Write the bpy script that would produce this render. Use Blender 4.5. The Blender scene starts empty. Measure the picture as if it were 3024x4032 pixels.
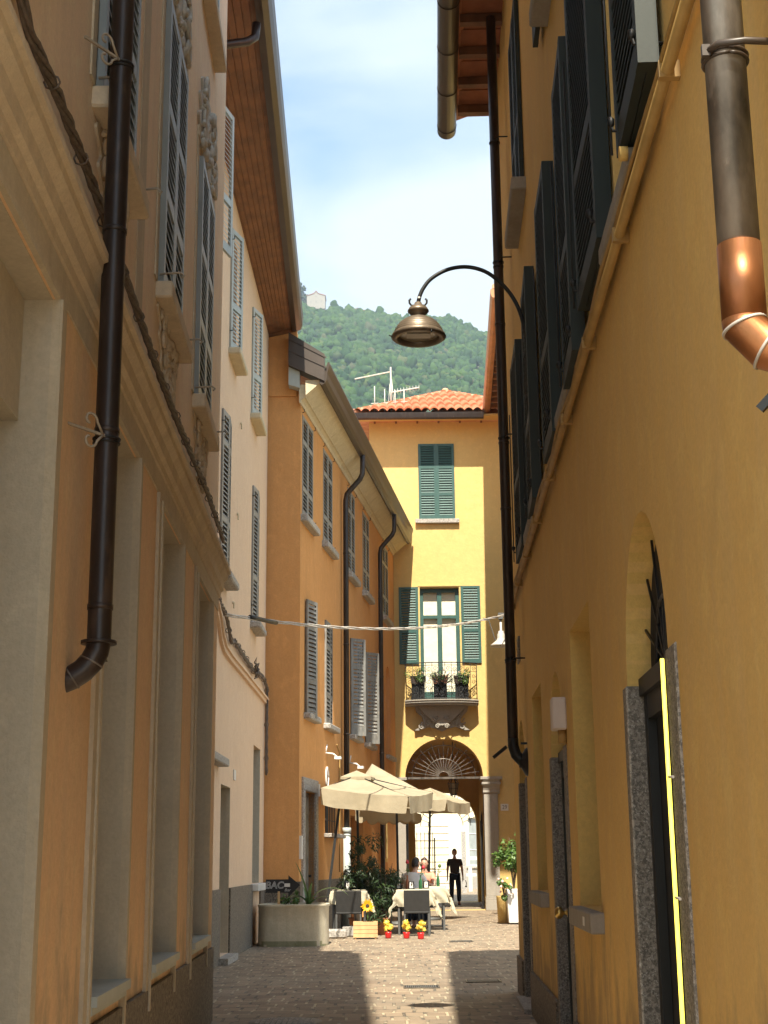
import bpy, bmesh, math, random
from mathutils import Vector, Matrix, noise
import numpy as np
random.seed(7)
PI = math.pi
SC = bpy.context.scene
COL = SC.collection

# ------------------------------------------------------------------ camera
cam_d = bpy.data.cameras.new("camera")
cam_d.sensor_fit = 'VERTICAL'
cam_d.sensor_height = 36.0
cam_d.lens = 5592.0 / 4032.0 * 36.0
cam_d.clip_start = 0.05
cam_d.clip_end = 6000
cam = bpy.data.objects.new("camera", cam_d)
COL.objects.link(cam)
PITCH, ROLL = math.atan((3392 - 2016) / 5592.0), 0.010
r0 = Vector((1, 0, 0)); u0 = Vector((0, -math.sin(PITCH), math.cos(PITCH)))
fw = Vector((0, math.cos(PITCH), math.sin(PITCH)))
Rv = math.cos(ROLL) * r0 - math.sin(ROLL) * u0
Uv = math.sin(ROLL) * r0 + math.cos(ROLL) * u0
cam.matrix_world = Matrix(((Rv.x, Uv.x, -fw.x, 0), (Rv.y, Uv.y, -fw.y, 0), (Rv.z, Uv.z, -fw.z, 1.42), (0, 0, 0, 1)))
SC.camera = cam

# ------------------------------------------------------------------ world, sun, exposure
SUN_DIR = Vector((0.020, 0.70, -1.0)).normalized()      # direction the light travels
sun_el = math.asin(-SUN_DIR.z)
sun_az = math.atan2(-SUN_DIR.x, -SUN_DIR.y)              # from +Y, clockwise towards +X
world = bpy.data.worlds.new("World"); SC.world = world
world.use_nodes = True
nt = world.node_tree; nt.nodes.clear()
out = nt.nodes.new('ShaderNodeOutputWorld'); bg = nt.nodes.new('ShaderNodeBackground')
sky = nt.nodes.new('ShaderNodeTexSky'); sky.sky_type = 'NISHITA'; sky.sun_disc = False
sky.sun_elevation = sun_el; sky.sun_rotation = sun_az
sky.air_density = 1.0; sky.dust_density = 1.0; sky.ozone_density = 1.2
tc = nt.nodes.new('ShaderNodeTexCoord'); mp = nt.nodes.new('ShaderNodeMapping')
mp.inputs['Scale'].default_value = (1.0, 1.0, 2.4); mp.inputs['Rotation'].default_value = (0.3, 0.5, 0.2)
ns = nt.nodes.new('ShaderNodeTexNoise'); ns.inputs['Scale'].default_value = 3.4; ns.inputs['Detail'].default_value = 7
ns.inputs['Roughness'].default_value = 0.52; ns.inputs['Distortion'].default_value = 0.5
rp = nt.nodes.new('ShaderNodeValToRGB'); rp.color_ramp.elements[0].position = 0.38; rp.color_ramp.elements[1].position = 0.62
rp.color_ramp.elements[0].color = (0.10, 0.10, 0.10, 1); rp.color_ramp.elements[1].color = (0.88, 0.88, 0.88, 1)
mx = nt.nodes.new('ShaderNodeMix'); mx.data_type = 'RGBA'
mx.inputs[7].default_value = (3.3, 3.6, 3.75, 1)
nt.links.new(tc.outputs['Generated'], mp.inputs['Vector']); nt.links.new(mp.outputs[0], ns.inputs['Vector'])
nt.links.new(ns.outputs['Fac'], rp.inputs['Fac']); nt.links.new(rp.outputs['Color'], mx.inputs[0])
tn = nt.nodes.new('ShaderNodeMix'); tn.data_type = 'RGBA'; tn.blend_type = 'MULTIPLY'; tn.inputs[0].default_value = 1.0; tn.inputs[7].default_value = (.92, 1.03, 1.0, 1)
nt.links.new(sky.outputs[0], tn.inputs[6]); nt.links.new(tn.outputs[2], mx.inputs[6]); nt.links.new(mx.outputs[2], bg.inputs['Color'])
bg.inputs['Strength'].default_value = 0.085
nt.links.new(bg.outputs[0], out.inputs['Surface'])
sd = bpy.data.lights.new("sun", 'SUN'); sd.energy = 3.0; sd.angle = math.radians(0.5); sd.color = (1.0, 0.92, 0.76)
so = bpy.data.objects.new("sun", sd); COL.objects.link(so)
so.rotation_euler = SUN_DIR.to_track_quat('-Z', 'Y').to_euler(); so.location = (0, -20, 40)
SC.view_settings.view_transform = 'Standard'; SC.view_settings.look = 'None'
SC.view_settings.exposure = 1.9; SC.view_settings.gamma = 1.0
SC.render.engine = 'CYCLES'
cy = SC.cycles
cy.use_denoising = True
try: cy.denoiser = 'OPENIMAGEDENOISE'
except Exception: pass
cy.max_bounces = 14; cy.diffuse_bounces = 10; cy.glossy_bounces = 4; cy.transmission_bounces = 6; cy.volume_bounces = 0
cy.sample_clamp_indirect = 0; cy.caustics_reflective = False; cy.caustics_refractive = False

# ------------------------------------------------------------------ materials
def new_mat(name):
    m = bpy.data.materials.new(name); m.use_nodes = True
    n = m.node_tree; b = n.nodes['Principled BSDF']
    return m, n, b
def N(n, t): return n.nodes.new(t)
def coords(n, scale=(1, 1, 1)):
    c = N(n, 'ShaderNodeTexCoord'); mpp = N(n, 'ShaderNodeMapping'); mpp.inputs['Scale'].default_value = scale
    n.links.new(c.outputs['Object'], mpp.inputs['Vector']); return mpp.outputs[0]
def noise_fac(n, scale, detail=4, stretch=(1, 1, 1), lo=0.35, hi=0.65, rough=0.55, dist=0.0):
    t = N(n, 'ShaderNodeTexNoise'); t.inputs['Scale'].default_value = scale; t.inputs['Detail'].default_value = detail
    t.inputs['Roughness'].default_value = rough; t.inputs['Distortion'].default_value = dist
    n.links.new(coords(n, stretch), t.inputs['Vector'])
    r = N(n, 'ShaderNodeMapRange'); r.inputs[1].default_value = lo; r.inputs[2].default_value = hi
    n.links.new(t.outputs['Fac'], r.inputs[0]); return r.outputs[0]
def mixc(n, fac, a, b, k=1.0, blend='MIX'):
    m = N(n, 'ShaderNodeMix'); m.data_type = 'RGBA'; m.blend_type = blend
    if k != 1.0:
        mm = N(n, 'ShaderNodeMath'); mm.operation = 'MULTIPLY'; mm.inputs[1].default_value = k
        n.links.new(fac, mm.inputs[0]); fac = mm.outputs[0]
    n.links.new(fac, m.inputs[0])
    for i, c in ((6, a), (7, b)):
        if isinstance(c, tuple): m.inputs[i].default_value = (c[0], c[1], c[2], 1)
        else: n.links.new(c, m.inputs[i])
    return m.outputs[2]
def bump(n, b, fac, strength=0.2, dist=0.01, prev=None):
    bn = N(n, 'ShaderNodeBump'); bn.inputs['Strength'].default_value = strength; bn.inputs['Distance'].default_value = dist
    n.links.new(fac, bn.inputs['Height'])
    if prev: n.links.new(prev, bn.inputs['Normal'])
    n.links.new(bn.outputs[0], b.inputs['Normal']); return bn.outputs[0]
def plaster(name, c, c2, streak, k1=0.8, k2=0.5, rough=0.92, base=None):
    m, n, b = new_mat(name)
    col = mixc(n, noise_fac(n, 0.7, 6, (1, 1, .7), .3, .7), c, c2, k1)
    col = mixc(n, noise_fac(n, 2.2, 5, (3.2, 3.2, .28), .45, .75, .6), col, streak, k2)
    col = mixc(n, noise_fac(n, 9, 5, (1, 1, 1), .55, .75), col, streak, k2 * .45)
    dk = tuple(x * .55 for x in streak)
    col = mixc(n, noise_fac(n, 1.3, 8, (1, 1, .6), .60, .74, .65, .6), col, dk, .22)
    col = mixc(n, noise_fac(n, 5.5, 6, (1, 1, .8), .5, .7, .7, .4), col, tuple(min(.88, x * 1.25) for x in c), .4)
    col = mixc(n, noise_fac(n, 38, 4, (1, 1, 1), .35, .65, .7), col, tuple(x * .68 for x in c), .38)
    if base:     # splashed, dirty foot of the wall with a ragged upper edge
        tcn = N(n, 'ShaderNodeTexCoord'); sx = N(n, 'ShaderNodeSeparateXYZ'); n.links.new(tcn.outputs['Object'], sx.inputs[0])
        ad = N(n, 'ShaderNodeMath'); ad.operation = 'MULTIPLY_ADD'; ad.inputs[1].default_value = -1.6; n.links.new(noise_fac(n, 3.0, 7, (1, 1, .6), .2, .8, .65), ad.inputs[0]); n.links.new(sx.outputs[2], ad.inputs[2])
        mr = N(n, 'ShaderNodeMapRange'); mr.inputs[1].default_value = .15; mr.inputs[2].default_value = -.35; n.links.new(ad.outputs[0], mr.inputs[0])
        col = mixc(n, mr.outputs[0], col, base, .8)
    n.links.new(col, b.inputs['Base Color']); b.inputs['Roughness'].default_value = rough
    p = bump(n, b, noise_fac(n, 3.5, 4, (1, 1, 1), 0, 1), .5, .03)
    bump(n, b, noise_fac(n, 90, 6, (1, 1, 1), 0, 1), .55, .006, p)
    b.inputs['Specular IOR Level'].default_value = .2
    return m
def granite(name, c=(.30, .28, .26), d=(.07, .065, .06), l=(.55, .52, .48), s=55, streaky=(1, 1, 1)):
    m, n, b = new_mat(name)
    col = mixc(n, noise_fac(n, s, 4, streaky, .44, .56, .7, .5), c, d)
    col = mixc(n, noise_fac(n, s * 1.4, 3, streaky, .56, .64, .7), col, l)
    col = mixc(n, noise_fac(n, 1.5, 4), col, tuple(x * .7 for x in c), .5)
    n.links.new(col, b.inputs['Base Color']); b.inputs['Roughness'].default_value = .85
    bump(n, b, noise_fac(n, s, 4, (1, 1, 1), 0, 1), .5, .006)
    return m
def paint(name, c, rough=.5, var=.25, metal=0.0, sc=6, bumpk=.1, dirt=None):
    m, n, b = new_mat(name)
    col = mixc(n, noise_fac(n, sc, 5, (1, 1, .4), .35, .7), c, tuple(x * (1 - var) for x in c))
    if dirt: col = mixc(n, noise_fac(n, sc * 2.5, 6, (1, 1, .3), .55, .7), col, dirt, .7)
    n.links.new(col, b.inputs['Base Color']); b.inputs['Roughness'].default_value = rough; b.inputs['Metallic'].default_value = metal
    if bumpk: bump(n, b, noise_fac(n, sc * 6, 4, (1, 1, 1), 0, 1), bumpk, .004)
    return m
def emit(name, c, s):
    m, n, b = new_mat(name); b.inputs['Base Color'].default_value = (*c, 1)
    b.inputs['Emission Color'].default_value = (*c, 1); b.inputs['Emission Strength'].default_value = s; return m
def leafmat(name, c1, c2, trans=.25, rough=.45):
    m, n, b = new_mat(name)
    g = N(n, 'ShaderNodeNewGeometry')
    col = mixc(n, g.outputs['Random Per Island'], c1, c2)
    n.links.new(col, b.inputs['Base Color']); b.inputs['Roughness'].default_value = rough
    tr = N(n, 'ShaderNodeBsdfTranslucent'); n.links.new(mixc(n, g.outputs['Random Per Island'], tuple(x * 1.3 for x in c1), tuple(x * 1.4 for x in c2)), tr.inputs['Color'])
    ms = N(n, 'ShaderNodeMixShader'); ms.inputs[0].default_value = trans
    n.links.new(b.outputs[0], ms.inputs[1]); n.links.new(tr.outputs[0], ms.inputs[2])
    n.links.new(ms.outputs[0], n.nodes['Material Output'].inputs['Surface']); return m
def clothmat(name, c, var=.12, trans=0.0, rough=.85):
    m, n, b = new_mat(name)
    col = mixc(n, noise_fac(n, 3, 5), c, tuple(x * (1 - var) for x in c))
    n.links.new(col, b.inputs['Base Color']); b.inputs['Roughness'].default_value = rough
    bump(n, b, noise_fac(n, 7, 4, (1, 1, 1), 0, 1), .4, .03)
    b.inputs['Specular IOR Level'].default_value = .2
    if trans:
        tr = N(n, 'ShaderNodeBsdfTranslucent'); n.links.new(col, tr.inputs['Color'])
        ms = N(n, 'ShaderNodeMixShader'); ms.inputs[0].default_value = trans
        n.links.new(b.outputs[0], ms.inputs[1]); n.links.new(tr.outputs[0], ms.inputs[2])
        n.links.new(ms.outputs[0], n.nodes['Material Output'].inputs['Surface'])
    return m
def glassmat(name, c=(.02, .025, .03), rough=.08):
    m, n, b = new_mat(name); b.inputs['Base Color'].default_value = (*c, 1); b.inputs['Roughness'].default_value = rough
    b.inputs['Specular IOR Level'].default_value = .8
    return m

MT = {}
MT['peach'] = plaster('peach_plaster', (.86, .68, .49), (.80, .62, .45), (.62, .50, .38), .9, .45)
MT['peach2'] = plaster('orange_peach_plaster', (.84, .57, .33), (.78, .54, .34), (.60, .48, .34), .9, .4, base=(.38, .30, .21))
MT['taupe'] = plaster('taupe_plaster', (.60, .52, .39), (.54, .47, .35), (.38, .32, .23), .8, .5)
MT['sill_taupe'] = plaster('stained_taupe_render', (.68, .58, .43), (.58, .48, .36), (.30, .23, .16), .9, .3)
MT['greyfill'] = plaster('grey_plaster', (.54, .48, .37), (.50, .44, .345), (.38, .33, .26), .8, .4)
MT['cream'] = plaster('cream_plaster', (.76, .56, .39), (.72, .52, .36), (.62, .43, .27), .8, .35)
MT['orange'] = plaster('orange_plaster', (.66, .335, .125), (.58, .29, .105), (.50, .26, .10), .9, .5)
MT['yellow'] = plaster('yellow_plaster', (.66, .47, .185), (.61, .43, .165), (.54, .385, .165), .8, .35)
MT['ochre'] = plaster('ochre_plaster', (.80, .53, .185), (.71, .455, .15), (.66, .47, .24), 1.0, .38, base=(.36, .25, .12))
MT['ochre2'] = plaster('ochre_reveal_plaster', (.72, .49, .16), (.68, .45, .145), (.56, .38, .13), .8, .3)
MT['rose'] = plaster('pale_court_plaster', (.78, .70, .52), (.74, .64, .46), (.66, .54, .36), .8, .4)
MT['palestucco'] = plaster('pale_grey_stucco', (.60, .58, .52), (.52, .50, .45), (.30, .28, .24), .9, .7)
MT['granite'] = granite('grey_granite', (.28, .25, .215), (.10, .09, .078), (.42, .40, .37), 60)
MT['pebble'] = granite('pebbledash_plinth', (.20, .165, .125), (.075, .06, .045), (.30, .26, .20), 30)
MT['palegranite'] = granite('pale_granite', (.42, .39, .35), (.22, .20, .18), (.55, .52, .47), 26)
MT['stone'] = plaster('grey_stone', (.36, .33, .29), (.30, .28, .24), (.22, .20, .17), .8, .5)
MT['brownpipe'] = paint('dark_brown_metal', (.038, .026, .022), .38, .4, .3, 5, .08, (.09, .06, .045))
MT['blackiron'] = paint('black_iron', (.014, .014, .014), .5, .3, .2)
MT['paleiron'] = paint('pale_iron', (.42, .36, .28), .6, .3)
MT['zinc'] = paint('worn_zinc', (.25, .22, .19), .38, .78, .6, 9, .12, (.30, .27, .24))
MT['copper'] = paint('copper', (.46, .19, .075), .42, .6, .8, 8, .08, (.30, .12, .06))
MT['coppergut'] = paint('copper_gutter', (.50, .22, .10), .4, .3, .4, 3, .05)
MT['solder'] = paint('solder', (.55, .50, .44), .5, .3, .3)
MT['dkgreen'] = paint('dark_green_paint', (.010, .017, .011), .62, .35, 0, 10, .1)
MT['green'] = paint('green_paint', (.030, .092, .080), .5, .25, 0, 8, .08)
MT['grey'] = paint('grey_shutter_paint', (.27, .27, .255), .55, .2, 0, 5)
MT['bluegrey'] = paint('blue_grey_paint', (.30, .33, .33), .5, .25, 0, 5)
MT['palegrey'] = paint('pale_grey_paint', (.42, .46, .44), .55, .18, 0, 5)
MT['weathered'] = paint('weathered_grey_paint', (.24, .235, .22), .7, .4, 0, 9, .2, (.34, .29, .22))
MT['dark'] = paint('dark_recess', (.012, .011, .010), .9, .2)  # near-black colour stands in for the shade inside openings and behind shutters
MT['glass'] = glassmat('dark_window_glass')
MT['curtain'] = clothmat('lace_curtain', (.78, .74, .58), .1)
MT['wood'] = paint('brown_soffit_boards', (.24, .105, .045), .65, .45, 0, 4, .2)
MT['tanmetal'] = paint('brown_gutter_metal', (.060, .042, .030), .42, .3, .1, 3, .05)
MT['creamcorn'] = plaster('cream_cornice', (.62, .54, .38), (.56, .48, .33), (.42, .34, .22), .8, .4)
MT['conduit'] = paint('ochre_painted_pipe', (.42, .26, .08), .6, .3)
MT['white'] = paint('white_paint', (.72, .70, .66), .5, .12)
MT['whiteplastic'] = paint('pinkish_white_box', (.68, .60, .55), .5, .15)
MT['brass'] = paint('brass', (.55, .38, .12), .3, .2, .9)
MT['canvas'] = clothmat('cream_canvas', (.47, .40, .28), .14, .28)
MT['linen'] = clothmat('cream_linen', (.47, .42, .31), .12)
MT['rattan'] = paint('dark_grey_rattan', (.024, .023, .022), .6, .3, 0, 20, .3)
MT['greymetal'] = paint('grey_metal', (.12, .12, .115), .5, .2, .2)
MT['pine'] = paint('pine_boards', (.66, .42, .20), .6, .25, 0, 7, .1)
MT['chalk'] = paint('chalk', (.50, .50, .50), .9, .3)
MT['blackboard'] = paint('blackboard', (.010, .010, .011), .7, .2)
MT['concrete'] = plaster('planter_concrete', (.58, .51, .38), (.52, .46, .34), (.34, .30, .20), .9, .5)
MT['moss'] = plaster('mossy_concrete', (.40, .36, .25), (.20, .20, .10), (.13, .14, .06), .9, .8)
MT['soil'] = paint('soil', (.05, .035, .025), .95, .4)
MT['terracotta'] = paint('terracotta', (.40, .15, .07), .8, .3)
MT['skin'] = paint('skin', (.52, .30, .21), .5, .08, 0, 6, 0)
MT['hair'] = paint('dark_hair', (.012, .009, .008), .5, .2, 0, 30, .3)
MT['hairbrown'] = paint('brown_hair', (.05, .022, .012), .5, .3, 0, 30, .3)
MT['tee'] = clothmat('white_tee', (.74, .72, .72))
MT['pink'] = clothmat('coral_top', (.75, .30, .20))
MT['darktee'] = clothmat('dark_tee', (.04, .028, .024))
MT['jeans'] = clothmat('dark_jeans', (.012, .018, .035))
MT['red'] = paint('red_foil', (.62, .02, .02), .3, .3)
MT['petal'] = leafmat('yellow_petals', (.85, .62, .05), (.80, .70, .18), .2)
MT['sunpetal'] = leafmat('sunflower_petals', (.85, .42, .01), (.90, .52, .02), .2)
MT['pinkpetal'] = leafmat('pink_petals', (.80, .50, .45), (.85, .68, .60), .2)
MT['leaf'] = leafmat('green_leaves', (.05, .12, .02), (.12, .20, .035), .25)
MT['darkleaf'] = leafmat('oleander_leaves', (.02, .045, .014), (.04, .07, .02), .2)
MT['agave'] = leafmat('strap_leaves', (.09, .17, .05), (.14, .22, .07), .2)
MT['vine'] = paint('bark', (.10, .07, .045), .9, .4, 0, 30, .5)
MT['cablegrey'] = paint('grey_cable', (.17, .13, .10), .7, .5, 0, 30, .3)
MT['palecable'] = paint('pale_cable', (.55, .50, .44), .6, .3, 0, 20, 0)
MT['bottle'] = glassmat('green_bottle', (.02, .09, .03), .1)
MT['rosered'] = paint('rose_red', (.50, .02, .04), .5, .2)
MT['led'] = emit('yellow_tube', (1.0, .82, .10), .75)
MT['lampwhite'] = paint('lamp_white', (.55, .52, .46), .4, .3, .1)
MT['bronze'] = paint('bronze_lamp', (.20, .155, .11), .42, .3, .5, 10, .05)
MT['lampglass'] = glassmat('lamp_glass', (.30, .26, .18), .25)

def tile_mat():
    m, n, b = new_mat('roof_tiles')
    g = N(n, 'ShaderNodeNewGeometry')
    col = mixc(n, noise_fac(n, 4.5, 3, (1, 1, 1), .35, .65), (.50, .20, .115), (.62, .33, .20))
    col = mixc(n, noise_fac(n, 14, 4, (1, 1, 1), .6, .75), col, (.30, .12, .08), .7)
    n.links.new(col, b.inputs['Base Color']); b.inputs['Roughness'].default_value = .85
    return m
MT['tile'] = tile_mat()
def paver_mat():
    m, n, b = new_mat('stone_setts')
    c = N(n, 'ShaderNodeTexCoord')
    wn = N(n, 'ShaderNodeTexNoise'); wn.inputs['Scale'].default_value = 1.2; wn.inputs['Detail'].default_value = 3
    n.links.new(c.outputs['Object'], wn.inputs['Vector'])
    vm = N(n, 'ShaderNodeVectorMath'); vm.operation = 'SCALE'; vm.inputs['Scale'].default_value = .09
    n.links.new(wn.outputs['Color'], vm.inputs[0])
    va = N(n, 'ShaderNodeVectorMath'); va.operation = 'ADD'
    n.links.new(c.outputs['Object'], va.inputs[0]); n.links.new(vm.outputs[0], va.inputs[1])
    bt = N(n, 'ShaderNodeTexBrick'); bt.offset = .5; bt.offset_frequency = 2; bt.squash = .72; bt.squash_frequency = 3
    bt.inputs['Scale'].default_value = 1.0; bt.inputs['Brick Width'].default_value = .20; bt.inputs['Row Height'].default_value = .33
    bt.inputs['Mortar Size'].default_value = .017; bt.inputs['Mortar Smooth'].default_value = .25; bt.inputs['Bias'].default_value = -.05
    bt.inputs['Color1'].default_value = (.17, .125, .085, 1); bt.inputs['Color2'].default_value = (.29, .22, .15, 1)
    bt.inputs['Mortar'].default_value = (.48, .40, .27, 1)
    n.links.new(va.outputs[0], bt.inputs['Vector'])
    dk = mixc(n, noise_fac(n, 2.5, 4, (1, 1, 1), .35, .65), bt.outputs['Color'], (.33, .22, .16), .2)
    # the joints are filled with pale sand in places, dark and open in others
    dark = N(n, 'ShaderNodeMath'); dark.operation = 'MULTIPLY'
    n.links.new(bt.outputs['Fac'], dark.inputs[0]); n.links.new(noise_fac(n, 3.0, 3, (1, 1, 1), .42, .58), dark.inputs[1])
    col = mixc(n, dark.outputs[0], dk, (.085, .07, .055))
    col = mixc(n, noise_fac(n, 25, 4, (1, 1, 1), .5, .75), col, (.15, .11, .085), .4)
    col = mixc(n, noise_fac(n, .5, 4, (1, 1, 1), .4, .65), col, (.24, .215, .165), .35)
    n.links.new(col, b.inputs['Base Color']); b.inputs['Roughness'].default_value = .75
    iv = N(n, 'ShaderNodeMath'); iv.operation = 'SUBTRACT'; iv.inputs[0].default_value = 1
    n.links.new(bt.outputs['Fac'], iv.inputs[1])
    p = bump(n, b, iv.outputs[0], .9, .02)
    bump(n, b, noise_fac(n, 12, 5, (1, 1, 1), 0, 1), .5, .015, p)
    return m
MT['paver'] = paver_mat()
MT['paleflags'] = granite('pale_square_paving', (.50, .46, .40), (.38, .35, .30), (.60, .56, .50), 12)
MT['earth'] = plaster('earth', (.16, .15, .10), (.10, .12, .06), (.2, .18, .12))

# ------------------------------------------------------------------ mesh builder
class MB:
    def __init__(s): s.v = []; s.f = []; s.mi = []; s.xf = None; s.cur = 0; s.sm = []; s.smooth = False
    def add(s, vs, fs):
        o = len(s.v)
        if s.xf is not None: vs = [tuple(s.xf @ Vector(p)) for p in vs]
        s.v += [tuple(p) for p in vs]; s.f += [tuple(i + o for i in f) for f in fs]
        s.mi += [s.cur] * len(fs); s.sm += [s.smooth] * len(fs)
    def box(s, x0, x1, y0, y1, z0, z1):
        x0, x1 = sorted((x0, x1)); y0, y1 = sorted((y0, y1)); z0, z1 = sorted((z0, z1))
        v = [(x0, y0, z0), (x1, y0, z0), (x1, y1, z0), (x0, y1, z0), (x0, y0, z1), (x1, y0, z1), (x1, y1, z1), (x0, y1, z1)]
        s.add(v, [(3, 2, 1, 0), (4, 5, 6, 7), (0, 1, 5, 4), (1, 2, 6, 5), (2, 3, 7, 6), (3, 0, 4, 7)])
    def bar(s, a, b, w, h=None, up=(0, 0, 1)):
        a = Vector(a); b = Vector(b); h = h or w; d = (b - a).normalized(); u = Vector(up)
        if abs(d.dot(u)) > .98: u = Vector((1, 0, 0))
        r = d.cross(u).normalized(); u = r.cross(d)
        v = []
        for p in (a, b):
            for sx, sz in ((-1, -1), (1, -1), (1, 1), (-1, 1)): v.append(p + r * w * .5 * sx + u * h * .5 * sz)
        s.add(v, [(0, 1, 2, 3), (7, 6, 5, 4), (0, 4, 5, 1), (1, 5, 6, 2), (2, 6, 7, 3), (3, 7, 4, 0)])
    def tube(s, pts, r, n=8, caps=True, flat=None):
        pts = [Vector(p) for p in pts]; m = len(pts); rs = r if isinstance(r, (list, tuple)) else [r] * m
        t0 = (pts[1] - pts[0]).normalized(); u = Vector((0, 0, 1))
        if abs(t0.dot(u)) > .95: u = Vector((1, 0, 0))
        nrm = t0.cross(u).normalized(); v = []
        for i, p in enumerate(pts):
            if i == 0: t = t0
            elif i == m - 1: t = (pts[i] - pts[i - 1]).normalized()
            else:
                t = (pts[i + 1] - pts[i]).normalized() + (pts[i] - pts[i - 1]).normalized()
                t = t.normalized() if t.length > 1e-6 else t0
            nrm = nrm - t * nrm.dot(t)
            nrm = nrm.normalized() if nrm.length > 1e-6 else t.orthogonal().normalized()
            bn = t.cross(nrm)
            for k in range(n):
                a = 2 * PI * k / n; v.append(p + (nrm * math.cos(a) + bn * math.sin(a)) * rs[i])
        f = []
        for i in range(m - 1):
            for k in range(n):
                k2 = (k + 1) % n; f.append((i * n + k, i * n + k2, (i + 1) * n + k2, (i + 1) * n + k))
        if caps: f.append(tuple(range(n - 1, -1, -1))); f.append(tuple((m - 1) * n + k for k in range(n)))
        sm = s.smooth; s.smooth = True; s.add(v, f); s.smooth = sm
        if caps: s.sm[-1] = s.sm[-2] = False
    def lathe(s, prof, c=(0, 0, 0), n=20, ax=None):
        v = []; f = []; m = len(prof)
        for r, z in prof:
            for k in range(n):
                a = 2 * PI * k / n; v.append((c[0] + r * math.cos(a), c[1] + r * math.sin(a), c[2] + z))
        for i in range(m - 1):
            for k in range(n):
                k2 = (k + 1) % n; f.append((i * n + k, i * n + k2, (i + 1) * n + k2, (i + 1) * n + k))
        sm = s.smooth; s.smooth = True; s.add(v, f); s.smooth = sm
    def poly(s, pts): s.add(pts, [tuple(range(len(pts)))])
    def prism(s, pts2, y0, y1):
        """2D outline in x-z (ccw seen from -y), extruded from y0 to y1"""
        n = len(pts2); v = [(x, y0, z) for x, z in pts2] + [(x, y1, z) for x, z in pts2]
        f = [tuple(range(n)), tuple(range(2 * n - 1, n - 1, -1))] + [((i + 1) % n, i, n + i, n + (i + 1) % n) for i in range(n)]
        s.add(v, f)
    def prismx(s, pts2, x0, x1):
        """2D profile in y-z, swept along x"""
        n = len(pts2); v = [(x0, y, z) for y, z in pts2] + [(x1, y, z) for y, z in pts2]
        f = [tuple(range(n)), tuple(range(2 * n - 1, n - 1, -1))] + [((i + 1) % n, i, n + i, n + (i + 1) % n) for i in range(n)]
        s.add(v, f)
    def blob(s, c, r, sub=2, jit=0.0, sq=(1, 1, 1)):
        vs, fs = ICO[sub]; v = []
        for p in vs:
            k = 1 + random.uniform(-jit, jit)
            v.append((c[0] + p[0] * r * k * sq[0], c[1] + p[1] * r * k * sq[1], c[2] + p[2] * r * k * sq[2]))
        sm = s.smooth; s.smooth = True; s.add(v, fs); s.smooth = sm
    def build(s, name, mats, parent=None, recalc=True, bev=0.0):
        me = bpy.data.meshes.new(name); me.from_pydata(s.v, [], s.f)
        mats = mats if isinstance(mats, (list, tuple)) else [mats]
        for m in mats: me.materials.append(MT[m] if isinstance(m, str) else m)
        me.polygons.foreach_set('material_index', s.mi); me.polygons.foreach_set('use_smooth', s.sm)
        if recalc:
            bm = bmesh.new(); bm.from_mesh(me); bmesh.ops.recalc_face_normals(bm, faces=bm.faces)
            if bev: bmesh.ops.bevel(bm, geom=[e for e in bm.edges if len(e.link_faces) == 2 and e.calc_face_angle(0) > .6], offset=bev, segments=1, affect='EDGES')
            bm.to_mesh(me); bm.free()
        me.update()
        o = bpy.data.objects.new(name, me); COL.objects.link(o)
        if parent: o.parent = parent
        return o
ICO = {}
for sub in (1, 2, 3):
    bm = bmesh.new(); bmesh.ops.create_icosphere(bm, subdivisions=sub, radius=1)
    bm.verts.ensure_lookup_table(); ICO[sub] = ([tuple(v.co) for v in bm.verts], [tuple(v.index for v in f.verts) for f in bm.faces]); bm.free()

def tag(o, label=None, cat=None, group=None, kind=None):
    if label: o['label'] = label
    if cat: o['category'] = cat
    if group: o['group'] = group
    if kind: o['kind'] = kind
    return o
def thing(name, label, cat, loc=(0, 0, 0), rz=0.0, group=None):
    o = bpy.data.objects.new(name, None); COL.objects.link(o); o.location = loc; o.rotation_euler = (0, 0, rz)
    o.empty_display_size = .2
    return tag(o, label, cat, group)
def copy_tree(o, parent=None):
    c = o.copy(); COL.objects.link(c); c.parent = parent
    for ch in list(o.children): copy_tree(ch, c)
    return c
def slab(name, outline, holes, thick, mat, parent, y0=0.0):
    """wall of real thickness in local x-z with openings; front face at y0, back at y0+thick"""
    cu = bpy.data.curves.new(name, 'CURVE'); cu.dimensions = '2D'; cu.fill_mode = 'BOTH'; cu.extrude = thick / 2
    for pts in [outline] + list(holes):
        sp = cu.splines.new('POLY'); sp.points.add(len(pts) - 1)
        for i, (x, z) in enumerate(pts): sp.points[i].co = (x, z, 0, 1)
        sp.use_cyclic_u = True
    o = bpy.data.objects.new('tmp', cu); COL.objects.link(o)
    dg = bpy.context.evaluated_depsgraph_get(); dg.update()
    me = bpy.data.meshes.new_from_object(o.evaluated_get(dg)); bpy.data.objects.remove(o); bpy.data.curves.remove(cu)
    for v in me.vertices: x, z, y = v.co; v.co = (x, y + thick / 2 + y0, z)
    bm = bmesh.new(); bm.from_mesh(me); bmesh.ops.remove_doubles(bm, verts=bm.verts, dist=1e-5)
    bmesh.ops.recalc_face_normals(bm, faces=bm.faces); bm.to_mesh(me); bm.free()
    for p in me.polygons: p.use_smooth = False
    me.materials.clear(); me.materials.append(MT[mat]); me.name = name
    w = bpy.data.objects.new(name, me); COL.objects.link(w); w.parent = parent
    return w
def rect(x0, x1, z0, z1):
    x0, x1 = sorted((x0, x1)); return [(x0, z0), (x1, z0), (x1, z1), (x0, z1)]
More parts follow.
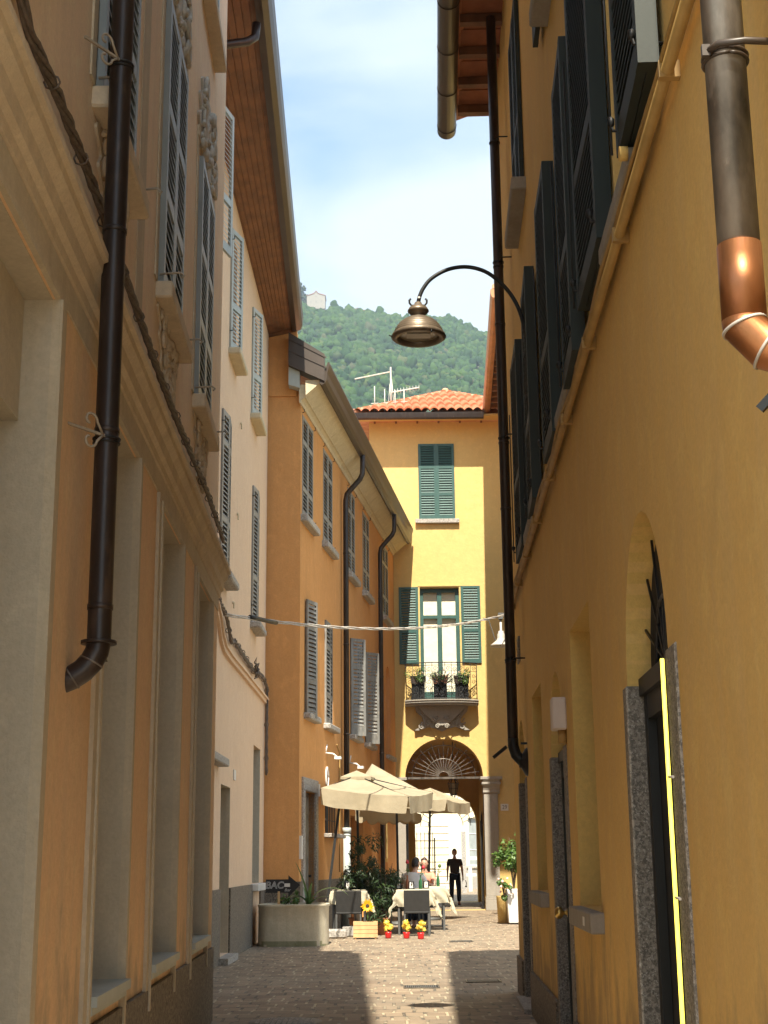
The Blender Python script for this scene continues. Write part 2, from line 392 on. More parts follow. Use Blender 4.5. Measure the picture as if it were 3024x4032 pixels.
def archp(x0, x1, z0, zs, zt, n=16):
    """opening outline: rectangle to the spring line zs, elliptical arch to zt"""
    x0, x1 = sorted((x0, x1)); c = (x0 + x1) / 2; r = (x1 - x0) / 2
    return [(x0, z0), (x1, z0)] + [(c + r * math.cos(PI * i / n), zs + (zt - zs) * math.sin(PI * i / n)) for i in range(n + 1)]

# louvred leaf: hinge at x=0, spans +x, thickness behind y=0, front faces -y
_leaf = {}
def leaf(w, h, mat, parent, loc, rz=0.0, mid=(.5,), pitch=.062, t=.04, fr=.065, name='shutter', solid=0.0):
    key = (round(w, 3), round(h, 3), mat, tuple(mid), pitch, t, fr, solid)
    if key not in _leaf:
        m = MB()
        m.box(0, fr, 0, t, 0, h); m.box(w - fr, w, 0, t, 0, h)
        rails = [0.0] + [h * k for k in mid] + [h]
        bands = []
        for i, z in enumerate(rails):
            a = .11 if i == 0 else (.075 if i == len(rails) - 1 else .085)
            if i == 0: m.box(fr, w - fr, .002, t - .002, 0, a + solid); bands.append(a + solid)
            elif i == len(rails) - 1: m.box(fr, w - fr, .002, t - .002, h - a, h); bands.append(h - a)
            else: m.box(fr, w - fr, .002, t - .002, z - a / 2, z + a / 2); bands += [z - a / 2, z + a / 2]
        for i in range(0, len(bands), 2):
            z0, z1 = bands[i], bands[i + 1]; k = max(1, int(round((z1 - z0) / pitch))); dz = (z1 - z0) / k
            for j in range(k):
                zc = z0 + (j + .5) * dz
                a0 = (0.003, zc - dz * .44); a1 = (t - .006, zc + dz * .22)
                th = .012
                m.prismx([(a0[0], a0[1]), (a0[0], a0[1] + th), (a1[0], a1[1] + th), (a1[0], a1[1])], fr - .004, w - fr + .004)
        _leaf[key] = m.build(name, mat, None).data
        bpy.data.objects.remove([o for o in bpy.data.objects if o.data is _leaf[key]][0])
    o = bpy.data.objects.new(name, _leaf[key]); COL.objects.link(o); o.parent = parent
    o.location = loc; o.rotation_euler = (0, 0, rz)
    return o
def pane(parent, x0, x1, z0, z1, y=.16, mat='glass', frame='bluegrey', bars=(1, 2), name='window', fw_=.05):
    """sash and glazing set back in an opening"""
    m = MB(); x0, x1 = sorted((x0, x1))
    m.box(x0, x1, y + .03, y + .05, z0, z1)
    m.cur = 1
    m.box(x0, x0 + fw_, y, y + .028, z0, z1); m.box(x1 - fw_, x1, y, y + .028, z0, z1)
    m.box(x0 + fw_, x1 - fw_, y, y + .028, z0, z0 + fw_); m.box(x0 + fw_, x1 - fw_, y, y + .028, z1 - fw_, z1)
    for i in range(1, bars[0] + 1):
        x = x0 + (x1 - x0) * i / (bars[0] + 1); m.box(x - .03, x + .03, y - .002, y + .026, z0 + fw_, z1 - fw_)
    for i in range(1, bars[1] + 1):
        z = z0 + (z1 - z0) * i / (bars[1] + 1); m.box(x0 + fw_, x1 - fw_, y + .004, y + .024, z - .018, z + .018)
    return m.build(name, [mat, frame], parent)
def box_part(name, mat, parent, *b, bev=0.0):
    m = MB(); m.box(*b); return m.build(name, mat, parent, bev=bev)
def arcpts(c, r, a0, a1, n, ax=(1, 0, 0), ay=(0, 0, 1)):
    c = Vector(c); ax = Vector(ax); ay = Vector(ay)
    return [c + ax * r * math.cos(a0 + (a1 - a0) * i / n) + ay * r * math.sin(a0 + (a1 - a0) * i / n) for i in range(n + 1)]
def spiral(c, r0, r1, a0, a1, n, ax=(1, 0, 0), ay=(0, 0, 1)):
    c = Vector(c); ax = Vector(ax); ay = Vector(ay); o = []
    for i in range(n + 1):
        t = i / n; r = r0 + (r1 - r0) * t; a = a0 + (a1 - a0) * t; o.append(c + ax * r * math.cos(a) + ay * r * math.sin(a))
    return o
def stucco(parent, x0, x1, z0, z1, name='stucco_relief', mat='sill_taupe', seed=1, off=.05, point_down=True, k=1.0):
    """carved scroll and shell ornament standing proud of the wall"""
    rnd = random.Random(seed); m = MB(); cx = (x0 + x1) / 2; w = (x1 - x0) / 2; h = z1 - z0
    def wid(t): return (1 - .55 * t) if point_down else (.45 + .55 * math.sin(min(1, t + .2) * PI * .5))
    n = 34
    pts = []
    for i in range(n): 
        t = i / (n - 1); pts.append((t, wid(t) * (1 + .12 * math.sin(t * 19 + seed))))
    prof = [(cx - w * a, (z1 - h * t) if point_down else (z1 - h * t)) for t, a in pts] + [(cx + w * a, z1 - h * t) for t, a in reversed(pts)]
    m.prism(prof, -off * .3, .012)
    for sgn in (-1, 1):
        for j in range(4):
            t = .12 + .24 * j; cxx = cx + sgn * w * wid(t) * .72; zz = z1 - h * t; r = min(w * .3, h * .16)
            p = spiral((cxx, -off * .55, zz), r, r * .25, rnd.uniform(0, 6), rnd.uniform(6, 11) * sgn + 3, 14)
            m.tube(p, [off * .30 * (1 - .5 * q / 14) for q in range(15)], 6)
    for j in range(int(80 * k)):
        t = rnd.random(); x = cx + rnd.uniform(-.9, .9) * w * wid(t); r = rnd.uniform(.2, .5) * off * 1.1
        m.blob((x, -off * .35, z1 - h * t), r, 1, .35, (rnd.uniform(.6, 1.9), 1, rnd.uniform(.6, 2.6)))
    return m.build(name, mat, parent)
def downpipe(parent, path, r, mat, name='downpipe', joints=(), clamps=(), n=14):
    m = MB(); m.tube(path, r, n)
    for j in joints: m.tube([Vector(j) - Vector((0, 0, .012)), Vector(j) + Vector((0, 0, .012))], r * 1.07, n)
    return m.build(name, mat, parent)
# ================================================================== GROUND
m = MB(); m.poly([(-420, -60, -.06), (420, -60, -.06), (420, 800, -.06), (-420, 800, -.06)])
tag(m.build('ground', 'earth'), kind='structure')
m = MB(); m.poly([(-16, -16, 0), (16, -16, 0), (16, 110, 0), (-16, 110, 0)])
tag(m.build('street', 'paver'), kind='structure')
m = MB(); m.poly([(-16, -40, .004), (16, -40, .004), (16, 1.2, .004), (-16, 1.2, .004)])  # added unseen pale floor behind the camera, bounces sunlight into the alley
tag(m.build('square', 'paleflags'), kind='structure')

# ================================================================== PEACH BUILDING (near left)
def ang(k, right=False): return math.atan2(-1, -k) if right else math.atan2(1, k)
B1 = thing('plastered_building', 'old peach plastered building at the near left with grey mouldings, tall shutters and carved stucco', 'building', (-1.254, 0, 0), ang(-.030))
END1 = 13.88
ops = [(4.3, 5.76, 0.0, 3.80), (7.15, 8.24, .80, 3.80), (9.35, 10.65, .80, 3.80), (11.80, 13.12, .80, 3.80)]
win1 = [(3.95, 5.05), (6.50, 7.62), (8.98, 10.12), (11.35, 12.52)]
holes = [rect(a, b, c, d) for a, b, c, d in ops] + [rect(a, b, 5.24, 7.46) for a, b in win1] + [rect(a, b, 9.15, 11.3) for a, b in win1]
slab('wall', rect(2.2, END1, .0, 14.0), [holes[0] if False else rect(4.3, 5.76, .012, 3.80)] + holes[1:], .42, 'peach', B1)
m = MB(); m.box(END1 - .30, END1, .421, 7, 0, 14.0); m.box(2.2, END1 - .301, 1.3, 1.5, 0, 14.0); m.build('wall', 'peach', B1)
# lower storey is a warmer, smoother render
lo = [rect(a, b, max(c, .012), d) for a, b, c, d in ops]
slab('wall', rect(2.2, END1 + .004, .66, 3.99), [rect(a, b, max(c, .67), d) for a, b, c, d in ops], .012, 'peach2', B1, -.012)
# plinth, interrupted by openings
m = MB(); s = -14
segs = [(2.2, 4.12), (5.94, END1 + .03)]
for a, b in segs: m.box(a, b, -.035, 0.0, 0, .655)
m.build('plinth', 'pebble', B1)
# cornice between storeys
prof = [(0.0, 3.99), (-.03, 4.0), (-.035, 4.05), (-.06, 4.07), (-.065, 4.15), (-.10, 4.19), (-.105, 4.23), (-.13, 4.235), (-.13, 4.275), (-.02, 4.32), (0.0, 4.32)]
m = MB(); m.prismx(prof, 2.2, END1 + .13); m.build('cornice', 'sill_taupe', B1)
m = MB(); m.prismx([(-.001, 3.84), (-.02, 3.845), (-.02, 3.99), (-.001, 3.99)], 2.2, END1 + .02); m.build('string_course', 'taupe', B1)
# surrounds, reveals, sills
for i, (a, b, c, d) in enumerate(ops):
    m = MB(); bw = .15
    zb = 0 if c < .1 else c - .28
    for x0, x1 in ((a - bw, a - .0), (b, b + bw)):
        m.box(x0 + (0 if x0 < a - .01 else -.003), x1 + (.003 if x0 < a - .01 else 0), -.034, .002, zb, d + (0.0))
        m.box(x0 + (.10 if x0 < a - .01 else .0), x1 - (.0 if x0 < a - .01 else .10), -.046, -.034, zb + .01, d)
    m.box(a - bw, b + bw, -.036, -.0125, d, d + .038)
    m.build('window_surround' if c > .1 else 'door_surround', 'taupe', B1)
    f = MB()
    zb = max(c, .0)
    f.box(b - .004, b + .0, .0, .40, zb, d)     # far reveal
    f.box(a, a + .004, .0, .40, zb, d)
    f.box(a + .0041, b - .0041, .0, .40, d - .004, d)
    w = f.build('window' if c > .1 else 'door', 'greyfill', B1)
    g = MB(); g.box(a + .005, b - .005, .36, .40, zb + .01, d - .005); g.build('pane', 'bluegrey', w)
    g = MB(); g.box(a + .005, a + .05, .30, .36, zb + .01, d - .005); g.box(b - .05, b - .005, .30, .36, zb + .01, d - .005); g.box(a + .05, b - .05, .305, .355, d - .08, d - .005)
    g.build('frame', 'taupe', w)
    if c > .1:
        g = MB(); g.box(a - .005, b + .02, -.075, .36, c - .045, c + .004); g.box(a - .005, b + .02, -.05, .0, c - .085, c - .046)
        g.build('sill', 'palegrey', w)
# nearest opening: rolled shutter box and dark shop glazing
m = MB(); m.box(4.31, 5.75, .12, .36, 3.25, 3.79); m.build('shutter_box', 'greyfill', B1)
# first floor windows
for i, (a, b) in enumerate(win1):
    for lvl, (z0, z1) in enumerate(((5.24, 7.46), (9.15, 11.3))):
        w = pane(B1, a, b, z0, z1, .2, 'glass', 'bluegrey')
        hw = (b - a) / 2
        for q in (0, 1):
            leaf(hw - .01, z1 - z0 - .02, 'bluegrey' if lvl == 0 else 'palegrey', w, (a + .005 + q * hw, -.045, z0 + .01), 0, (.32, .62), .075)
        g = MB(); g.box(a - .07, b + .12, -.115, .18, z0 - .125, z0 - .005); g.build('sill', 'sill_taupe', w, bev=.012)
        if lvl == 0:
            for xx in (a - .02, b + .1): g = MB(); g.tube([(xx, -.02, z0 + .06), (xx, -.16, z0 + .07), (xx, -.185, z0 + .05), (xx, -.17, z0 + .03)], .008, 6); g.build('shutter_catch', 'paleiron', w)
            g = MB(); g.box(a - .16, a - .05, -.012, -.0005, z0, z1 + .1); g.box(b + .05, b + .16, -.012, -.0005, z0, z1 + .1); g.box(a - .16, b + .16, -.02, -.0005, z1 + .1, z1 + .2)
            g.build('window_surround', 'taupe', w)
            stucco(w, a - .12, b + .15, z1 + .12, z1 + .85, seed=3 + i, off=.075, point_down=False, mat='palestucco')
            stucco(w, a + .05, b - .02, z0 - .62, z0 - .13, name='stucco_apron', seed=11 + i, off=.05, mat='sill_taupe')
# pilaster-like grey strip and thin scored lines
m = MB(); m.box(8.02, 8.30, -.006, -.0004, 4.34, 13.9); m.build('painted_strip', 'taupe', B1)
m = MB()
m.box(2.2, END1 + .6, -.82, .6, 13.9, 14.1); m.box(2.2, END1, .6, 7.2, 14.0, 14.2)
m.build('roof', 'wood', B1)
m = MB(); m.tube([(2.2, -.86, 14.0), (END1, -.86, 14.0)], .10, 12); m.build('gutter', 'tanmetal', B1)
# downpipe with elbow, rain collar and scrolled brackets
yo = -.145
path = [(6.40, yo, 14.0), (6.40, yo, 8.0), (6.40, yo, 5.0), (6.40, yo, 3.2), (6.40, yo, 2.40)]
path += [(6.40 - .02 * t, yo - .0 + .30 * (1 - math.cos(t * PI / 2)) * .9, 2.40 - .20 * math.sin(t * PI / 2)) for t in (.15, .3, .45, .6, .75, .9)]
path += [(6.30, .10, 2.185)]
dp = downpipe(B1, path, .056, 'brownpipe', joints=[(6.40, yo, 4.42), (6.40, yo, 3.4), (6.40, yo, 2.56)])
for k in (10, 8, 6):
    q0 = Vector(path[k - 1]); q1 = Vector(path[k]); d_ = (q1 - q0).normalized(); m = MB(); m.tube([q1 - d_ * .004, q1 + d_ * .004], .0585, 18); m.build('solder_seam', 'zinc', dp)
m = MB(); m.tube([(6.4, yo, 2.39), (6.4, yo, 2.405)], .082, 16); m.bar((6.45, yo, 2.40), (6.72, yo + .02, 2.36), .02, .012); m.build('rain_collar', 'brownpipe', dp)
for zz in (3.36, 5.32):
    m = MB(); m.tube(arcpts((6.4, yo, zz), .062, 0, 2 * PI, 16, (1, 0, 0), (0, 1, 0)), .006, 6)
    m.tube(arcpts((6.4, yo, zz - .02), .061, 0, 2 * PI, 16, (1, 0, 0), (0, 1, 0)), .005, 6)
    m.bar((6.46, yo - .02, zz - .01), (6.49, yo - .03, zz - .02), .02, .03)
    m.build('pipe_clamp', 'blackiron', dp)
    m = MB(); m.bar((6.34, yo, zz), (6.14, -.01, zz), .012)
    for sg in (1, -1):
        p = [(6.33 - .0, yo + .005, zz)] + [tuple(q) for q in spiral((6.24, yo + .05, zz + sg * .045), .045, .012, 0 * sg, sg * 4.6, 14, (.8, -.6, 0), (0, 0, 1))]
        m.tube(p, .0065, 6)
    m.build('scroll_bracket', 'paleiron', dp)
# mould line: a moulding strip frame beside the far end of the cornice
# ================================================================== CREAM BUILDING (behind it)
B2 = thing('plastered_building', 'pale cream plastered building between the peach and orange ones with a board-lined eave', 'building', (-2.64, 0, 0), ang(.009))
E2 = 28.1
wins = [(19.55, 20.4, 9.40, 11.48), (21.4, 22.3, 9.40, 11.48), (24.8, 25.75, 9.40, 11.48), (20.62, 21.5, 5.62, 8.15), (25.2, 26.1, 5.62, 8.15)]
low = [(21.32, 22.5, .10, 2.56), (26.0, 27.25, 1.06, 3.50), (18.4, 20.5, 2.9, 4.2)]
slab('wall', rect(10, E2, 0, 12.2), [rect(a, b, c, d) for a, b, c, d in wins + low], .4, 'cream', B2)
m = MB(); m.box(10, E2 - .4, 1.2, 1.4, 0, 12.2); m.box(10, 10.3, .401, 1.19, 0, 12.2); m.build('wall', 'cream', B2)
m = MB()
for a, b in ((10, 21.30), (22.52, 25.9), (27.35, E2)): m.box(a, b, -.03, -.0005, 0, 1.05)
m.build('plinth', 'pebble', B2)
for (a, b, c, d) in wins[1:]:
    w = pane(B2, a, b, c, d, .16, 'dark', 'palegrey')
    up = c > 9
    if up: leaf(.46, d - c, 'palegrey', w, (a - .02, -.03, c), -math.radians(17), (.36,), .07)
    else:
        leaf(.43, d - c, 'grey', w, (a, -.03, c), -math.radians(7), (.33, .8), .075); leaf(.43, d - c, 'grey', w, (a + .44, -.085, c), math.radians(4), (.33, .8), .075)
    g = MB(); g.box(a - .1, b + .1, -.20, .15, c - .12, c - .004); g.build('sill', 'creamcorn' if up else 'palegranite', w, bev=.02)
    for zz in (c + .3, d - .2): g = MB(); g.tube([(a - .02, -.01, zz), (a - .02, -.06, zz), (a - .02, -.06, zz + .06)], .008, 6); g.build('hinge', 'blackiron', w)
w = pane(B2, *wins[0], .16, 'dark', 'palegrey')
leaf(.46, 2.1, 'palegrey', w, (17.45, -.34, 9.40), -math.radians(14), (.36,), .07)
g = MB(); g.box(17.2, 18.1, -.30, .15, 9.24, 9.36); g.build('sill', 'creamcorn', w, bev=.02)
# door, narrow window
f = MB(); a, b, c, d = low[0]
f.box(b - .004, b, 0, .38, .0, d); f.box(a, a + .004, 0, .38, .0, d); f.box(a + .0041, b - .0041, 0, .38, d - .004, d)
w = f.build('door', 'taupe', B2)
g = MB(); g.box(a + .005, b - .005, .30, .34, .0, d - .005); g.build('door_leaf', 'blackiron', w)
g = MB(); g.box(a - .12, b + .02, -.16, .30, .002, .095); g.build('step', 'palegranite', w)
a, b, c, d = low[1]; w = pane(B2, a, b, c, d, .28, 'dark', 'bluegrey', (1, 2))
g = MB(); g.box(b - .004, b, .0, .27, c, d); g.build('reveal', 'greyfill', w); g = MB(); g.box(a, a + .004, 0, .27, c, d); g.build('reveal', 'greyfill', w)
g = MB(); g.box(a - .15, b + .15, -.14, .27, c - .13, c - .003); g.build('sill', 'white', w, bev=.012)
a, b, c, d = low[2]; w = pane(B2, a, b, c, d, .2, 'dark', 'bluegrey')
g = MB(); g.box(a, b + .5, -.16, .19, c - .12, c - .003); g.build('sill', 'palegranite', w, bev=.015)
# moulded ledge that sweeps down then runs level
pts = [(20.1, 5.05), (20.5, 4.9), (20.8, 4.68), (21.2, 4.57), (22, 4.54), (24, 4.54), (E2, 4.52)]
m = MB()
for i in range(len(pts) - 1):
    (x0, z0), (x1, z1) = pts[i], pts[i + 1]
    for (o, lo_, hi) in ((.05, -.07, .0), (.085, 0.0, .035)):
        m.add([(x0, -.001, z0 + lo_), (x1, -.001, z1 + lo_), (x1, -o, z1 + lo_), (x0, -o, z0 + lo_), (x0, -.001, z0 + hi), (x1, -.001, z1 + hi), (x1, -o, z1 + hi), (x0, -o, z0 + hi)],
              [(0, 1, 2, 3), (7, 6, 5, 4), (0, 4, 5, 1), (1, 5, 6, 2), (2, 6, 7, 3), (3, 7, 4, 0)])
m.build('moulded_ledge', 'cream', B2)
box_part('house_number', 'white', B2, 22.85, 23.1, -.02, -.001, 2.70, 2.86)
for k, (x, z) in enumerate(((22.7, 6.95), (23.0, 8.6), (22.3, 5.4))):
    m = MB(); m.tube(arcpts((x, -.03, z), .06, -.6, 2.9, 10), .012, 6); m.build('wall_hook', 'creamcorn', B2)
# eave: sloping boards and a big gutter, edge measured in world space and turned into wall coordinates
def toB(root, X, Y, Z):
    a = root.rotation_euler[2]; dx, dy = X - root.location[0], Y - root.location[1]
    return (dx * math.cos(a) + dy * math.sin(a), -dx * math.sin(a) + dy * math.cos(a), Z)
g0 = toB(B2, -1.50, 13.0, 12.45); g1 = toB(B2, -1.86, 28.1, 12.45)
m = MB(); nb = 9
for i in range(nb):      # boards run along the street, thin dark gaps between
    t0, t1 = i / nb, (i + 1) / nb - .012
    def P(g, t, dz=0): return (g[0], g[1] * t + .05 * (1 - t), 12.20 + .14 * t + dz)
    v = [P(g0, t0), P(g1, t0), P(g1, t1), P(g0, t1)]; v2 = [(x, y, z + .03) for x, y, z in v]
    m.add(v + v2, [(0, 1, 2, 3), (7, 6, 5, 4), (0, 4, 5, 1), (1, 5, 6, 2), (2, 6, 7, 3), (3, 7, 4, 0)])
m.build('soffit', 'wood', B2)
m = MB(); m.bar((g1[0] + .03, .1, 12.27), (g1[0] + .03, g1[1], 12.40), .05, .26); m.build('barge_board', 'wood', B2)
m = MB(); e = .0
v = [(g0[0], g0[1] + .02, 12.40), (g1[0] + .05, g1[1] + .02, 12.40), (g1[0] + .05, 3.0, 13.6), (g0[0], 3.0, 13.6)]
v2 = [(x, y, z + .12) for x, y, z in v]
m.add(v + v2, [(0, 1, 2, 3), (7, 6, 5, 4), (0, 4, 5, 1), (1, 5, 6, 2), (2, 6, 7, 3), (3, 7, 4, 0)]); m.build('roof', 'tile', B2)
m = MB()
def G(g, dx, dy, dz): return Vector((g[0] + dx, g[1] + dy, g[2] + dz))
pr = [(.04, -.16), (-.06, -.19), (-.14, -.15), (-.18, -.06), (-.19, .05), (-.20, .10), (-.16, .10), (.02, .08)]
v = [G(g0, 0, a, b) for a, b in pr] + [G(g1, 0, a, b) for a, b in pr]; n = len(pr)
m.add(v, [tuple(range(n)), tuple(range(2 * n - 1, n - 1, -1))] + [((i + 1) % n, i, n + i, n + (i + 1) % n) for i in range(n)])
m.build('gutter', 'tanmetal', B2)
m = MB(); gx = toB(B2, -1.62, 16.7, 12.2)
m.tube([gx, (gx[0], gx[1] + .02, 12.0), (gx[0] - .05, gx[1] + .12, 11.9), (gx[0] - .2, gx[1] + .55, 11.75), (gx[0] - .25, gx[1] + .75, 11.6), (gx[0] - .25, -.12, 11.3), (gx[0] - .25, -.12, 5.0)], .06, 12)
m.build('downpipe', 'brownpipe', B2)

# ================================================================== ORANGE BUILDING
K3 = .131; X3 = -1.71 - K3 * 28.2
B3 = thing('plastered_building', 'orange plastered building with grey louvred shutters and a cream cornice behind the cafe terrace', 'building', (X3, 0, 0), ang(K3))
L3 = math.sqrt(1 + K3 * K3)
def f3(Y): return (Y + K3 * X3 * 0) * L3
# local x for a world Y on the plane: distance from origin = Y*L3
E3 = f3(43.35)
up = [(28.30, 29.58), (30.78, 32.05), (34.25, 35.45), (36.78, 38.0), (40.6, 41.95)]
lw = [(28.12, 29.8), (31.0, 32.2), (34.66, 36.1), (37.1, 39.1)]
upz = (8.36, 10.52)
def sh3(p): return (f3(p[0]) + .06, f3(p[1]) - .0)
hol = [rect(*sh3(p), *upz) for p in up]
lowin = [(28.75, 29.75, 4.35, 6.62), (31.05, 32.15, 4.35, 6.62), (34.62, 35.75, 4.42, 6.75), (37.05, 38.2, 4.42, 6.75)]
hol += [rect(f3(a), f3(b), c, d) for a, b, c, d in lowin]
door3 = (28.65, 29.85, .02, 2.80); hol.append(rect(f3(door3[0]), f3(door3[1]), door3[2], door3[3]))
w3 = (31.1, 32.6, 2.02, 3.0); hol.append(rect(f3(w3[0]), f3(w3[1]), w3[2], w3[3]))
w3b = (34.6, 36.6, .02, 2.5); hol.append(rect(f3(w3b[0]), f3(w3b[1]), w3b[2], w3b[3]))
w3c = (40.2, 41.0, 1.5, 2.6); hol.append(rect(f3(w3c[0]), f3(w3c[1]), w3c[2], w3c[3]))
hol.append(archp(f3(41.3), f3(42.2), 4.56, 6.7, 7.0))
slab('wall', rect(f3(28.2), E3, 0, 11.05), hol, .4, 'orange', B3)
m = MB(); m.box(f3(28.7), E3, 1.1, 1.3, 0, 10.9); m.build('wall', 'orange', B3)
# end wall facing up the street
p0 = toB(B3, -1.712, 28.2, 0); 
EW = MB()
c0 = toB(B3, -1.712, 28.199, 0); c1 = toB(B3, -6.2, 28.199, 0); c2 = toB(B3, -6.2, 28.6, 0); c3 = toB(B3, -1.60, 28.6, 0)
def wedge(mm, cs, z0, z1):
    n = len(cs); v = [(c[0], c[1], z0) for c in cs] + [(c[0], c[1], z1) for c in cs]
    mm.add(v, [tuple(range(n)), tuple(range(2 * n - 1, n - 1, -1))] + [((i + 1) % n, i, n + i, n + (i + 1) % n) for i in range(n)])
wedge(EW, [c1, c0, (c0[0] + .0, c0[1] + .42, 0), (c0[0] + .4, c0[1] + .8, 0), c2], 0, 10.86)
EW.build('wall', 'orange', B3)
EW = MB(); wedge(EW, [toB(B3, -6.2, 28.16, 0), toB(B3, -1.80, 28.16, 0), toB(B3, -1.80, 28.55, 0), toB(B3, -6.2, 28.55, 0)], 10.86, 12.34)
EW.build('wall', 'orange', B3)
EW = MB(); wedge(EW, [toB(B3, -2.38, 28.17, 0), toB(B3, -1.695, 28.17, 0), toB(B3, -1.695, 28.198, 0), toB(B3, -2.38, 28.198, 0)], 0, 1.06)
EW.build('plinth', 'pebble', B3)
m = MB()
for a, b in ((28.2, 28.5), (30.03, 34.3), (36.7, 43.3)): m.box(f3(a), f3(b), -.03, -.0005, 0, 1.06)
m.build('plinth', 'pebble', B3)
for i, p in enumerate(up):
    a, b = sh3(p); z0, z1 = upz
    w = pane(B3, a, b, z0, z1, .16, 'dark', 'weathered')
    hw = (b - a) / 2
    for q in (0, 1): leaf(hw - .006, z1 - z0 - .01, 'grey', w, (a + .003 + q * hw, -.012, z0 + .005), 0, (.27, .74), .088, fr=.07)
    g = MB(); g.box(a - .12, b + .12, -.15, .15, z0 - .16, z0 - .006); g.build('sill', 'palegranite', w, bev=.02)
    for xx in (a - .04, b + .04): g = MB(); g.tube([(xx, -.01, z1 + .02), (xx, -.05, z1 + .03), (xx, -.05, z1 + .1)], .009, 5); g.build('hinge', 'blackiron', w)
    for xx in (a + .25, b - .25): g = MB(); g.tube([(xx, -.03, z0 + .05), (xx, -.09, z0 + .03), (xx, -.12, z0 + .05)], .009, 5); g.build('shutter_catch', 'blackiron', w)
for i, (A, Bq, z0, z1) in enumerate(lowin):
    a, b = f3(A), f3(Bq); hw = (b - a) / 2
    w = pane(B3, a, b, z0, z1, .18, 'dark', 'weathered')
    if i == 0:
        leaf(hw, z1 - z0 + .12, 'weathered', w, (a - .05, -.06, z0 - .08), -math.radians(14), (.30, .76), .088)
        leaf(hw, z1 - z0, 'weathered', w, (a + hw, -.13, z0), math.radians(9), (.30, .76), .088)
    elif i == 1:
        leaf(hw, z1 - z0, 'weathered', w, (a, -.04, z0), 0, (.27, .74), .088); leaf(hw, z1 - z0, 'weathered', w, (a + hw, -.012, z0), math.radians(2), (.27, .74), .088)
    else:   # opened back against the wall, near leaf fanned towards the street
        leaf(.46, z1 - z0 + .04, 'weathered', w, (a, -.03, z0 - .03), -math.radians(42), (.27, .70), .09, fr=.075, solid=.12)
        leaf(.5, z1 - z0, 'grey', w, (b + .02, -.05, z0), 0, (.27, .74), .088, fr=.07)
    g = MB(); g.box(a - .12, b + .12, -.15, .17, z0 - .13, z0 - .005); g.build('sill', 'palegranite', w, bev=.02)
# arched niche lining + ledge
g = MB(); a, b = f3(41.3), f3(42.2); g.box(a - .04, b + .04, .16, .2, 4.5, 7.05); w = g.build('niche', 'orange', B3)
g = MB(); g.box(a - .15, b + .5, -.12, .0, 4.28, 4.40); g.build('niche_sill', 'palegranite', w, bev=.012)
# door in granite frame
a, b = f3(door3[0]), f3(door3[1])
g = MB(); g.box(a, b, .12, .17, .0, 2.80)
for k in range(6): 
    z = .12 + k * .45; g.box(a + .12, b - .12, .095, .1195, z, z + .34)
w = g.build('door', 'weathered', B3)
for q in ((a - .2, a, 0, 2.80), (b, b + .22, 0, 2.80), (a - .2, b + .22, 2.801, 3.06)): g = MB(); g.box(q[0], q[1], -.05, .2, q[2], q[3]); g.build('door_frame', 'palegranite', w, bev=.012)
g = MB(); g.blob((b - .15, .06, 1.15), .03, 2); g.build('handle', 'blackiron', w)
g = MB(); g.box(a - .25, b + .3, -.38, .1, .0, .10); g.build('step', 'palegranite', w, bev=.015)
# barred window and its sill
a, b = f3(w3[0]), f3(w3[1]); w = pane(B3, a, b, w3[2], w3[3], .2, 'dark', 'weathered')
g = MB()
for k in range(7): x = a + (b - a) * (k + .5) / 7; g.tube([(x, .03, w3[2]), (x, .03, w3[3])], .009, 6)
for z in (2.3, 2.65): g.bar((a, .03, z), (b, .03, z), .02, .01)
g.build('bars', 'blackiron', w)
g = MB(); g.box(a - .1, b + .1, -.2, .18, w3[2] - .09, w3[2] - .004); g.build('sill', 'palegranite', w, bev=.012)
# cafe doorway and small framed window
a, b = f3(w3b[0]), f3(w3b[1])
g = MB(); g.box(a, b, .34, .38, 0, 2.5); g.cur = 1
for x in (a, (a + b) / 2 - .04, b - .08): g.box(x, x + .08, .29, .339, 0, 2.5)
g.box(a, b, .291, .338, 2.0, 2.08); w = g.build('door', ['dark', 'wood'], B3)
a, b = f3(w3c[0]), f3(w3c[1]); w = pane(B3, a, b, w3c[2], w3c[3], .12, 'glass', 'green')
g = MB(); g.box(a - .08, b + .08, -.03, -.001, w3c[2] - .1, w3c[2]); g.box(a - .08, a, -.03, -.001, w3c[2], w3c[3] + .08); g.box(b, b + .08, -.03, -.001, w3c[2], w3c[3] + .08); g.build('surround', 'yellow', w)
# cornice: cove, sloping soffit, deep gutter, sheet metal verge
xa, xb = f3(27.9), f3(43.3)
m = MB(); m.prismx([(0, 10.66), (-.03, 10.66), (-.05, 10.72), (-.10, 10.76), (-.14, 10.77), (-.14, 11.05), (0, 11.05)], f3(28.0), xb); m.build('cornice', 'creamcorn', B3)
m = MB()
for q in range(5):
    x0 = xa + .05 + q * (xb - xa - .05) / 5; m.prismx([(-.142, 10.79), (-.445, 11.05), (-.445, 11.12), (-.142, 11.12)], x0, x0 + (xb - xa - .05) / 5 - .014)
m.build('soffit', 'creamcorn', B3)
gp = [(-.447, 11.02), (-.50, 10.985), (-.56, 11.02), (-.60, 11.10), (-.61, 11.24), (-.635, 11.32), (-.66, 11.42), (-.655, 11.47), (-.62, 11.475), (-.57, 11.34), (-.50, 11.2), (-.447, 11.2)]
m = MB(); m.prismx(gp, xa, f3(43.15)); m.build('gutter', 'tanmetal', B3)
x0_ = f3(28.58)
m = MB(); v = [(x0_, -.60, 11.44), (f3(43.35), -.60, 11.44), (f3(43.35), 2.2, 12.7), (x0_, 2.2, 12.7)]
